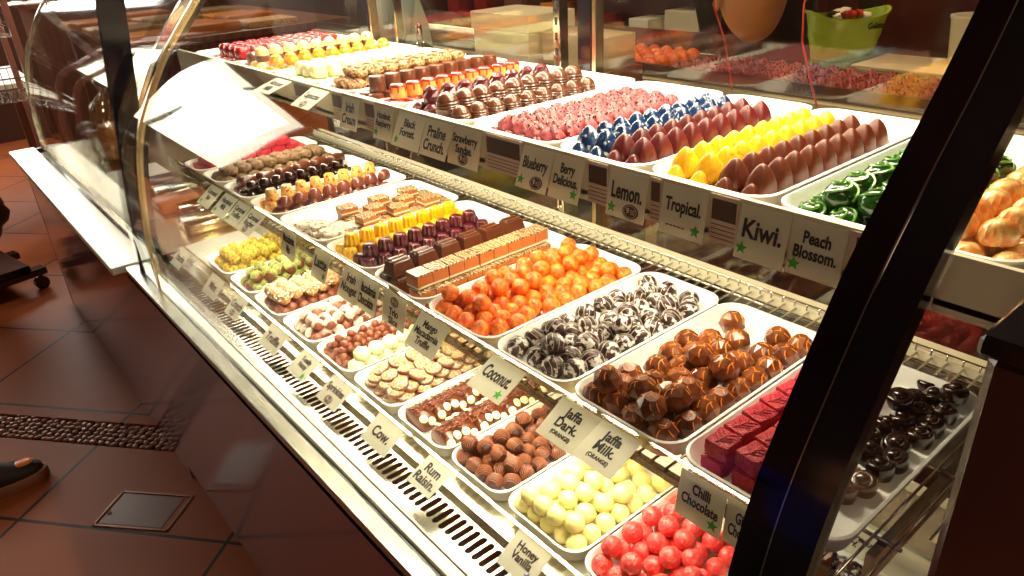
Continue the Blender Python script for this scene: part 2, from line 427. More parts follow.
# ceiling lamps (fixtures around the lights made above)
for (x, y, sx, sy, lb) in ((-0.9, -0.7, 0.7, 1.1, 'square white ceiling light panel above the shop aisle'), (1.3, 5.6, 1.3, 0.7, 'white ceiling light panel at far end of aisle'),
                       (1.75, 0.75, .6, .4, 'small ceiling lamp above the serving aisle'), (1.9, 3.4, .9, .6, 'ceiling lamp above the far back counter')):
    bm = bmesh.new()
    box(bm, x-sx/2, x+sx/2, y-sy/2, y+sy/2, 3.06, 3.10); 
    tag(obj('ceiling_light', bm, M['whitebox'], smooth=False), lb, 'ceiling light')

# ================================================================ the display case
ZS = 0.665            # sill and slotted plate
ZD = 0.676            # deck the bottom trays stand on
PROF = [(.311, .668), (.313, .72), (.316, .80), (.330, .90), (.342, .96), (.362, 1.02), (.397, 1.083), (.437, 1.145), (.480, 1.197), (.528, 1.250), (.575, 1.310), (.615, 1.370), (.655, 1.425), (.72, 1.465), (.80, 1.485), (.86, 1.49)]
def catmull(P, n=4):
    out = []
    for i in range(len(P)-1):
        p0 = Vector(P[max(i-1, 0)]); p1 = Vector(P[i]); p2 = Vector(P[i+1]); p3 = Vector(P[min(i+2, len(P)-1)])
        for k in range(n):
            t = k/n
            out.append(0.5*((2*p1)+(-p0+p2)*t+(2*p0-5*p1+4*p2-p3)*t*t+(-p0+3*p1-3*p2+p3)*t**3))
    out.append(Vector(P[-1])); return out
CP = catmull(PROF)
def profile_normals():
    out = []
    for i in range(len(CP)):
        a = CP[max(i-1, 0)]; b = CP[min(i+1, len(CP)-1)]; t = (b-a).normalized()
        out.append(Vector((-t.y, t.x)))   # outward (towards the customer, up)
    return out
CN = profile_normals()
def sweep(bm, y0, y1, o0, o1, i0=0, i1=None):
    """band that follows the glass curve between offsets o0..o1 along its outward normal"""
    i1 = len(CP) if i1 is None else i1
    rings = []
    for i in range(i0, i1):
        p, n = CP[i], CN[i]
        a = p+n*o0; c = p+n*o1
        rings.append([Vector((a.x, y0, a.y)), Vector((a.x, y1, a.y)), Vector((c.x, y1, c.y)), Vector((c.x, y0, c.y))])
    return loops(bm, rings)
case = empty('display_case', (0, 0, 0))
tag(case, 'long refrigerated chocolate display case with curved glass front and plum base', 'display case')
P = case
Y0, Y1 = 0.10, 1.80
obj('front_panel', nbox(.286, .300, 0.085, 1.845, 0.06, 0.655, 0.002), M['panel'], P, smooth=False)
obj('kickboard', nbox(.300, .88, 0.085, 1.845, 0.0, 0.06), M['kick'], P, smooth=False)
obj('cabinet_back', nbox(.86, .88, 0.085, 1.845, 0.06, 0.66), M['kick'], P, smooth=False)
bm = bmesh.new(); box(bm, .286, .3115, 0.085, 1.845, .640, ZS, .0015)
obj('outer_sill', bm, M['steel'], P, smooth=False)
obj('sill_channel', nbox(.3115, .3165, 0.085, 1.845, .640, ZS-.003), M['black'], P, smooth=False)
obj('inner_sill', nbox(.3165, .3285, 0.085, 1.845, .640, ZS+.004, .001), M['steel_white'], P, smooth=False)
obj('sill_bead', nbox(.3285, .3355, 0.085, 1.845, .640, ZS, .001), M['steel_white'], P, smooth=False)
# slotted air grille: holes between the cross bars
gr = bmesh.new()
box(gr, .3375, .356, 0.085, 1.845, ZS-.003, ZS); box(gr, .391, .401, 0.085, 1.845, ZS-.003, ZS)
y = 0.09
while y < 1.80:
    # cross bar with waisted ends so that each slot has rounded ends
    pts = [(.356, y), (.3585, y+.0022), (.3885, y+.0022), (.391, y), (.391, y+.0142), (.3885, y+.0120), (.3585, y+.0120), (.356, y+.0142)]
    pts = [(.356, y+.0-.0018), (.359, y+.0022), (.388, y+.0022), (.391, y-.0018), (.391, y+.0108), (.388, y+.0068), (.359, y+.0068), (.356, y+.0108)]
    prism(gr, pts, ZS-.003, ZS)
    y += .0142
obj('slotted_grille', gr, M['steel'], P, smooth=False)
obj('grille_duct', nbox(.3375, .401, 0.085, 1.80, .60, .62), M['darkslot'], P, smooth=False)
obj('inner_ledge', nbox(.401, .4115, 0.085, 1.845, .655, ZD), M['steel'], P, smooth=False)
obj('deck', nbox(.4115, .86, 0.085, 1.845, .655, ZD), M['steel_white'], P, smooth=False)
bm = bmesh.new(); box(bm, .4045, .4065, .2, 1.78, ZD-.011, .7125); box(bm, .4035, .4075, .2, 1.78, .7115, .7135)
obj('deck_ticket_strip', bm, M['acrylic'], P, smooth=False)
# curved glass panels, with thickness
for y0, y1 in ((.199, 1.652), (1.672, 1.84), (.085, .146)):
    bm = bmesh.new(); sweep(bm, y0, y1, -.0045, 0)
    obj('curved_glass', bm, M['glass'], P)
bm = bmesh.new(); sweep(bm, 1.652, 1.660, -.010, .003); obj('glass_frame', bm, M['brass'], P)
bm = bmesh.new(); sweep(bm, 1.660, 1.671, -.022, .002); obj('glass_frame', bm, M['black'], P)
bm = bmesh.new(); sweep(bm, .1768, .1995, -.006, .0008); obj('glass_frame', bm, M['dark_mirror'], P)
bm = bmesh.new(); sweep(bm, .1490, .1757, -.014, .003); obj('glass_frame', bm, M['black'], P)
bm = bmesh.new(); sweep(bm, .1757, .1768, -.002, .0040); obj('frame_bead', bm, M['chrome'], P)
# back: sliding glass doors, posts with slotted uprights
XB = .868
for y0, y1, zz in ((.085, .845, 0), (.868, 1.545, 0), (1.59, 1.84, 0)):
    obj('back_door', nbox(XB+.012, XB+.018, y0, y1, .68, 1.385), M['backglass'], P, smooth=False)
def back_post(y, w, m, x0=XB-.006, slots=False):
    bm = bmesh.new(); box(bm, x0, x0+.02, y-w/2, y+w/2, ZD, 1.39, .001)
    o = obj('back_post', bm, m, P, smooth=False)
    if slots:
        bm = bmesh.new()
        z = .75
        while z < 1.37:
            box(bm, x0-.0006, x0+.001, y-.003, y+.003, z, z+.012); z += .024
        obj('hook_slots', bm, M['darkslot'], o, smooth=False)
    return o
back_post(.9275, .016, M['chrome'], slots=True); back_post(.868, .030, M['black'], XB-.002); back_post(.845, .008, M['brass'], XB-.004)
back_post(1.567, .04, M['black']); back_post(1.540, .008, M['brass'], XB-.004); back_post(1.44, .004, M['chrome'], XB)
back_post(.100, .02, M['chrome'], slots=True)
# roof of the case and lamp housings
obj('canopy', nbox(.86, .90, .085, 1.845, 1.39, 1.50), M['steel'], P, smooth=False)
bm = bmesh.new(); box(bm, .605, .640, .27, 1.81, 1.376, 1.386); box(bm, .765, .815, .28, 1.82, 1.376, 1.383); obj('lamp_housing', bm, M['steel_white'], P, smooth=False)
# top shelf
obj('top_shelf', nbox(.526, .862, .09, 1.83, 1.105, 1.1135, .001), M['shelfglass'], P, smooth=False)
bm = bmesh.new(); box(bm, .5205, .5255, .09, 1.83, 1.094, 1.1405); box(bm, .5205, .535, .09, 1.83, 1.100, 1.105)
obj('top_ticket_rail', bm, M['cream_rail'], P, smooth=False)
obj('shelf_lamp_bar', nbox(.585, .615, .28, 1.77, 1.089, 1.1045), M['steel'], P, smooth=False)
for y in (.14, .93, 1.56): 
    bm = bmesh.new(); box(bm, .60, .866, y-.004, y+.004, 1.075, 1.1045); obj('shelf_bracket', bm, M['steel'], P, smooth=False)
# middle wire rack
ZR = .897
bm = bmesh.new(); y = .15
while y < 1.80:
    tube(bm, [(.437, y, ZR-.0016), (.812, y, ZR-.0016)], .0015, 6); y += .0168
for x in (.50, .62, .745, .785): tube(bm, [(x, .145, ZR-.0048), (x, 1.80, ZR-.0048)], .0018, 6)
y = .15
obj('wire_rack', bm, M['chrome'], P)
obj('rack_front_bar', nbox(.435, .442, .145, 1.80, ZR-.013, ZR-.0035, .0008), M['steel'], P, smooth=False)
bm = bmesh.new(); box(bm, .800, .826, .145, 1.80, ZR-.010, ZR+.004, .001)
obj('rack_back_rail', bm, M['cream_rail'], P, smooth=False)
bm = bmesh.new(); y = .15
while y < 1.80:
    tube(bm, [(.795, y, ZR+.004), (.795, y, ZR+.012)], .0012, 5); y += .0168
tube(bm, [(.795, .145, ZR+.012), (.795, 1.80, ZR+.012)], .0012, 5)
obj('rack_edge_wires', bm, M['chrome'], P)
bm = bmesh.new(); box(bm, .4300, .4318, .17, 1.78, .868, .9205); box(bm, .4290, .4326, .17, 1.78, .9205, .9222)
obj('rack_ticket_strip', bm, M['acrylic'], P, smooth=False)
obj('rack_lamp_bar', nbox(.486, .512, .34, 1.82, .874, .884), M['steel'], P, smooth=False)
for y in (.16, .93, 1.77):
    bm = bmesh.new(); box(bm, .48, .866, y-.004, y+.004, .862, .890); obj('shelf_bracket', bm, M['steel'], P, smooth=False)
# rear strip of the deck with its own slots
bm = bmesh.new(); box(bm, .74, .765, .085, 1.84, ZD, ZD+.006); box(bm, .80, .83, .085, 1.84, ZD, ZD+.006)
y = .09
while y < 1.8: box(bm, .765, .80, y, y+.022, ZD, ZD+.006); y += .036
obj('rear_grille', bm, M['steel'], P, smooth=False)

# neighbouring counter further along the aisle
nb = empty('neighbouring_display_counter', (0, 0, 0)); tag(nb, 'steel topped glass counter beyond the left end of the chocolate case', 'counter')
obj('front_panel', nbox(.29, .305, 1.86, 3.35, 0.0, .655, .002), M['panel'], nb, smooth=False)
obj('side_panel', nbox(.29, .88, 3.35, 3.37, 0, .665), M['kick'], nb, smooth=False)
obj('steel_top', nbox(.258, .345, 1.855, 3.38, .648, .668, .002), M['steel_white'], nb, smooth=False)
obj('dark_channel', nbox(.345, .368, 1.86, 3.35, .640, .655), M['black'], nb, smooth=False)
obj('steel_ledge', nbox(.368, .376, 1.86, 3.35, .640, .668), M['brass'], nb, smooth=False)
obj('inner_deck', nbox(.376, .86, 1.86, 3.35, .640, .664), M['brass'], nb, smooth=False)
bm = bmesh.new()
def sweep2(bm, y0, y1, o0, o1, dx):
    rings = []
    for p, n in zip(CP, CN):
        a = p+n*o0; c = p+n*o1
        rings.append([Vector((a.x+dx, y0, a.y)), Vector((a.x+dx, y1, a.y)), Vector((c.x+dx, y1, c.y)), Vector((c.x+dx, y0, c.y))])
    return loops(bm, rings)
sweep2(bm, 1.88, 3.32, -.0045, 0, .055); obj('curved_glass', bm, M['glass'], nb)
bm = bmesh.new(); sweep2(bm, 3.32, 3.335, -.012, .004, .055); obj('glass_frame', bm, M['chrome'], nb)
bm = bmesh.new(); sweep2(bm, 1.865, 1.88, -.012, .004, .055); obj('glass_frame', bm, M['chrome'], nb)
# leaning dark end post between the two
bm = bmesh.new()
rings = []
for z, xa, xb in ((.66, .305, .352), (.86, .325, .372), (.98, .342, .393), (1.08, .352, .407), (1.26, .376, .430), (1.45, .402, .458)):
    rings.append([Vector((xa, 1.785, z)), Vector((xb, 1.785, z)), Vector((xb, 1.80, z)), Vector((xa, 1.80, z))])
loops(bm, rings)
obj('end_post', bm, M['black'], case, smooth=False)
# ================================================================ trays
def make_tray(x0, x1, y0, y1, zb, h, label, name='serving_tray'):
    cx, cy = (x0+x1)/2, (y0+y1)/2; hx, hy = (x1-x0)/2, (y1-y0)/2
    cr = 0.026
    bm = bmesh.new()
    def ring(ins, z, r): return [Vector((x, y, z)) for x, y in rrect(0, 0, hx-ins, hy-ins, r)]
    loops(bm, [ring(.009, 0, cr-.004), ring(.0065, .003, cr-.003), ring(.002, h-.004, cr), ring(0, h-.002, cr), ring(0, h, cr), ring(.0025, h+.0006, cr-.001), ring(.0045, h-.003, cr-.002),
               ring(.0095, .0055, cr-.006), ring(.0125, .0035, cr-.008)])
    o = obj(name, bm, M['tray'], loc=(cx, cy, zb))
    tag(o, label, 'tray', GT); return o
GT = None
ZT = 1.1135; ZM = ZR
MIDT = [(.167, .325, 'red sugar slabs and dark button truffles'), (.328, .468, 'faceted orange-drizzled chocolates'), (.471, .597, 'dusted dark chocolate balls'), (.600, .739, 'bright orange truffle balls'),
        (.742, .876, 'chocolate bars and nougat slices'), (.880, 1.023, 'yellow and plum fluted cups'), (1.030, 1.198, 'caramel slices and white bark'), (1.205, 1.328, 'pale yellow cups and shells'), (1.334, 1.462, 'oblong dark pralines'),
        (1.470, 1.582, 'nib clusters'), (1.590, 1.700, 'crimson slabs')]
for a, b, t in MIDT: make_tray(.436, .722, a, b, ZM, .024, 'white tray on the wire rack holding '+t, 'serving_tray')
BOTT = [(.305, .4435, 'pink chocolate balls'), (.4465, .5805, 'pale yellow chocolate balls'), (.5835, .704, 'striped brown truffle balls'), (.707, .844, 'logs topped with white buttons'), (.847, .979, 'sprinkle coated discs'),
        (.984, 1.115, 'nut clusters and white fluffs'), (1.120, 1.257, 'white striped milk balls'), (1.262, 1.396, 'golden almond logs'), (1.400, 1.526, 'green stringed truffles'), (1.532, 1.685, 'yellow crumb balls')]
for a, b, t in BOTT: make_tray(.424, .70, a, b, ZD, .025, 'white tray on the bottom deck holding '+t)
make_tray(.424, .66, .165, .298, ZD, .025, 'white tray on the bottom deck behind the black frame holding dark clusters')
TOPT = [(.125, .3135, 'green domes and peach shells'), (.318, .4525, 'yellow and amber pyramids'), (.456, .582, 'blue and maroon pyramids'), (.585, .737, 'pink rosettes'), (.741, .892, 'plum domes and ridged eggs'),
        (.898, 1.036, 'chocolate cups and amber cups'), (1.042, 1.158, 'walnut clusters'), (1.164, 1.325, 'pale green blocks'), (1.332, 1.498, 'cream domes and orange facets'), (1.504, 1.75, 'crimson blocks')]
for a, b, t in TOPT: make_tray(.529, .862, a, b, ZT, .026, 'white tray on the top shelf holding '+t)

# ================================================================ sweets: one of each kind, then copies
def smesh(name, bm, m, smooth=True): return obj(name, bm, m, None, smooth)
protos = {}
def proto(kind, fn):
    o = fn(); protos[kind] = [o, False]; return o
def place(kind, loc, label, cat, group, rz=0.0, s=1.0, tilt=None):
    p = protos[kind]
    if not p[1]: o = p[0]; p[1] = True
    else: o = copy_tree(p[0])
    o.location = loc; o.rotation_euler = (tilt[0] if tilt else 0, tilt[1] if tilt else 0, rz)
    o.scale = (s, s, s) if not isinstance(s, (tuple, list)) else s
    o['label'] = label; o['category'] = cat
    if group: o['group'] = group
    return o
rnd = random.Random(11)
def ORD(n):
    w_ = ['first', 'second', 'third', 'fourth', 'fifth', 'sixth', 'seventh', 'eighth', 'ninth', 'tenth', 'eleventh', 'twelfth', 'thirteenth', 'fourteenth', 'fifteenth', 'sixteenth']
    return w_[n]
# --- faceted dome, 2.8 cm, with orange drizzle lines
def f_facet():
    bm = bmesh.new(); r = .0142
    rings = []
    for k, (rr, z, off) in enumerate(((.66, 0, 0), (1.05, .62, .5), (.90, 1.22, 0), (.46, 1.66, .5))):
        rings.append([Vector((r*rr*math.cos(2*math.pi*(i+off)/7), r*rr*math.sin(2*math.pi*(i+off)/7), r*z)) for i in range(7)])
    L = [[bm.verts.new(p) for p in q] for q in rings]
    for k, (a, b) in enumerate(zip(L[:-1], L[1:])):
        for i in range(7):
            j = (i+1) % 7
            if k % 2 == 0: bm.faces.new((a[i], a[j], b[i])); bm.faces.new((a[j], b[j], b[i]))
            else: bm.faces.new((a[i], b[j], b[i])); bm.faces.new((a[i], a[j], b[j]))
    bm.faces.new(L[0][::-1]); bm.faces.new(L[-1])
    o = smesh('faceted_chocolate', bm, M['facet'], False)
    bm = bmesh.new()
    for ang, off in ((0.3, .15), (0.45, -.35), (1.7, .2)):
        pts = []
        for t in range(-6, 7):
            u = t/6*1.0; v = off+.07*math.sin(t*1.3)
            d = math.hypot(u, v)
            if d > .97: continue
            z = .30+1.36*math.sqrt(max(0, 1-d**3.0))
            pts.append((r*(u*math.cos(ang)-v*math.sin(ang))*1.02, r*(u*math.sin(ang)+v*math.cos(ang))*1.02, r*z*.985+.0002))
        tube(bm, pts, .00052, 5)
    obj('drizzle', bm, M['oranged'], o); return o
proto('facet', f_facet)
def f_rball(name, r, m, seed, amp=.04, lines=None, lm=None, nring=0):
    rr = random.Random(seed); bm = bmesh.new()
    g = bmesh.ops.create_icosphere(bm, subdivisions=3, radius=1)
    ph = [rr.uniform(0, 6) for _ in range(6)]
    for v in g['verts']:
        c = v.co; k = 1+amp*(math.sin(5*c.x+ph[0])*math.sin(4*c.y+ph[1])+.6*math.sin(9*c.z+ph[2])*math.sin(8*c.x+ph[3]))
        if nring: k += .022*math.sin(nring*(c.z+.35*c.x))
        v.co = c*r*k
    o = smesh(name, bm, m)
    if lines:
        bm = bmesh.new()
        for q in range(lines):
            a = rr.uniform(-.25, .25); h0 = -.7+1.4*q/(lines-1); pts = []
            rad = math.sqrt(1-h0*h0)*r*1.03
            for t in range(0, 15):
                th = math.pi*t/14
                pts.append((h0*r*1.02+.0006*math.sin(t*1.1+q), rad*math.cos(th), rad*math.sin(th)))
            tube(bm, pts, r*(.022 if m is M['dusted'] else .058), 5)
        lo = obj('icing_lines', bm, lm, o)
    return o
proto('dusted', lambda: f_rball('dusted_chocolate_ball', .0135, M['dusted'], 1, .015, 4, M['pale']))
proto('orange', lambda: f_rball('orange_truffle_ball', .0120, M['orange'], 2, .065))
proto('white', lambda: f_rball('pale_yellow_chocolate_ball', .0128, M['whiteball'], 3, .006))
proto('pink', lambda: f_rball('pink_chocolate_ball', .0128, M['pinkball'], 4, .018))
proto('brown', lambda: f_rball('striped_truffle_ball', .0118, M['milk_rough'], 5, .015, 8, M['milk_line']))
proto('crumb', lambda: f_rball('yellow_crumb_ball', .0135, M['crumb'], 6, .10))
proto('milkball', lambda: f_rball('milk_truffle_ball', .0122, M['hazel'], 7, .02))
proto('stripeball', lambda: f_rball('white_striped_ball', .0122, M['hazel'], 8, .02, 10, M['pale']))
proto('greenball', lambda: f_rball('green_stringed_truffle', .0135, M['milk'], 9, .03, 9, M['greenstr']))
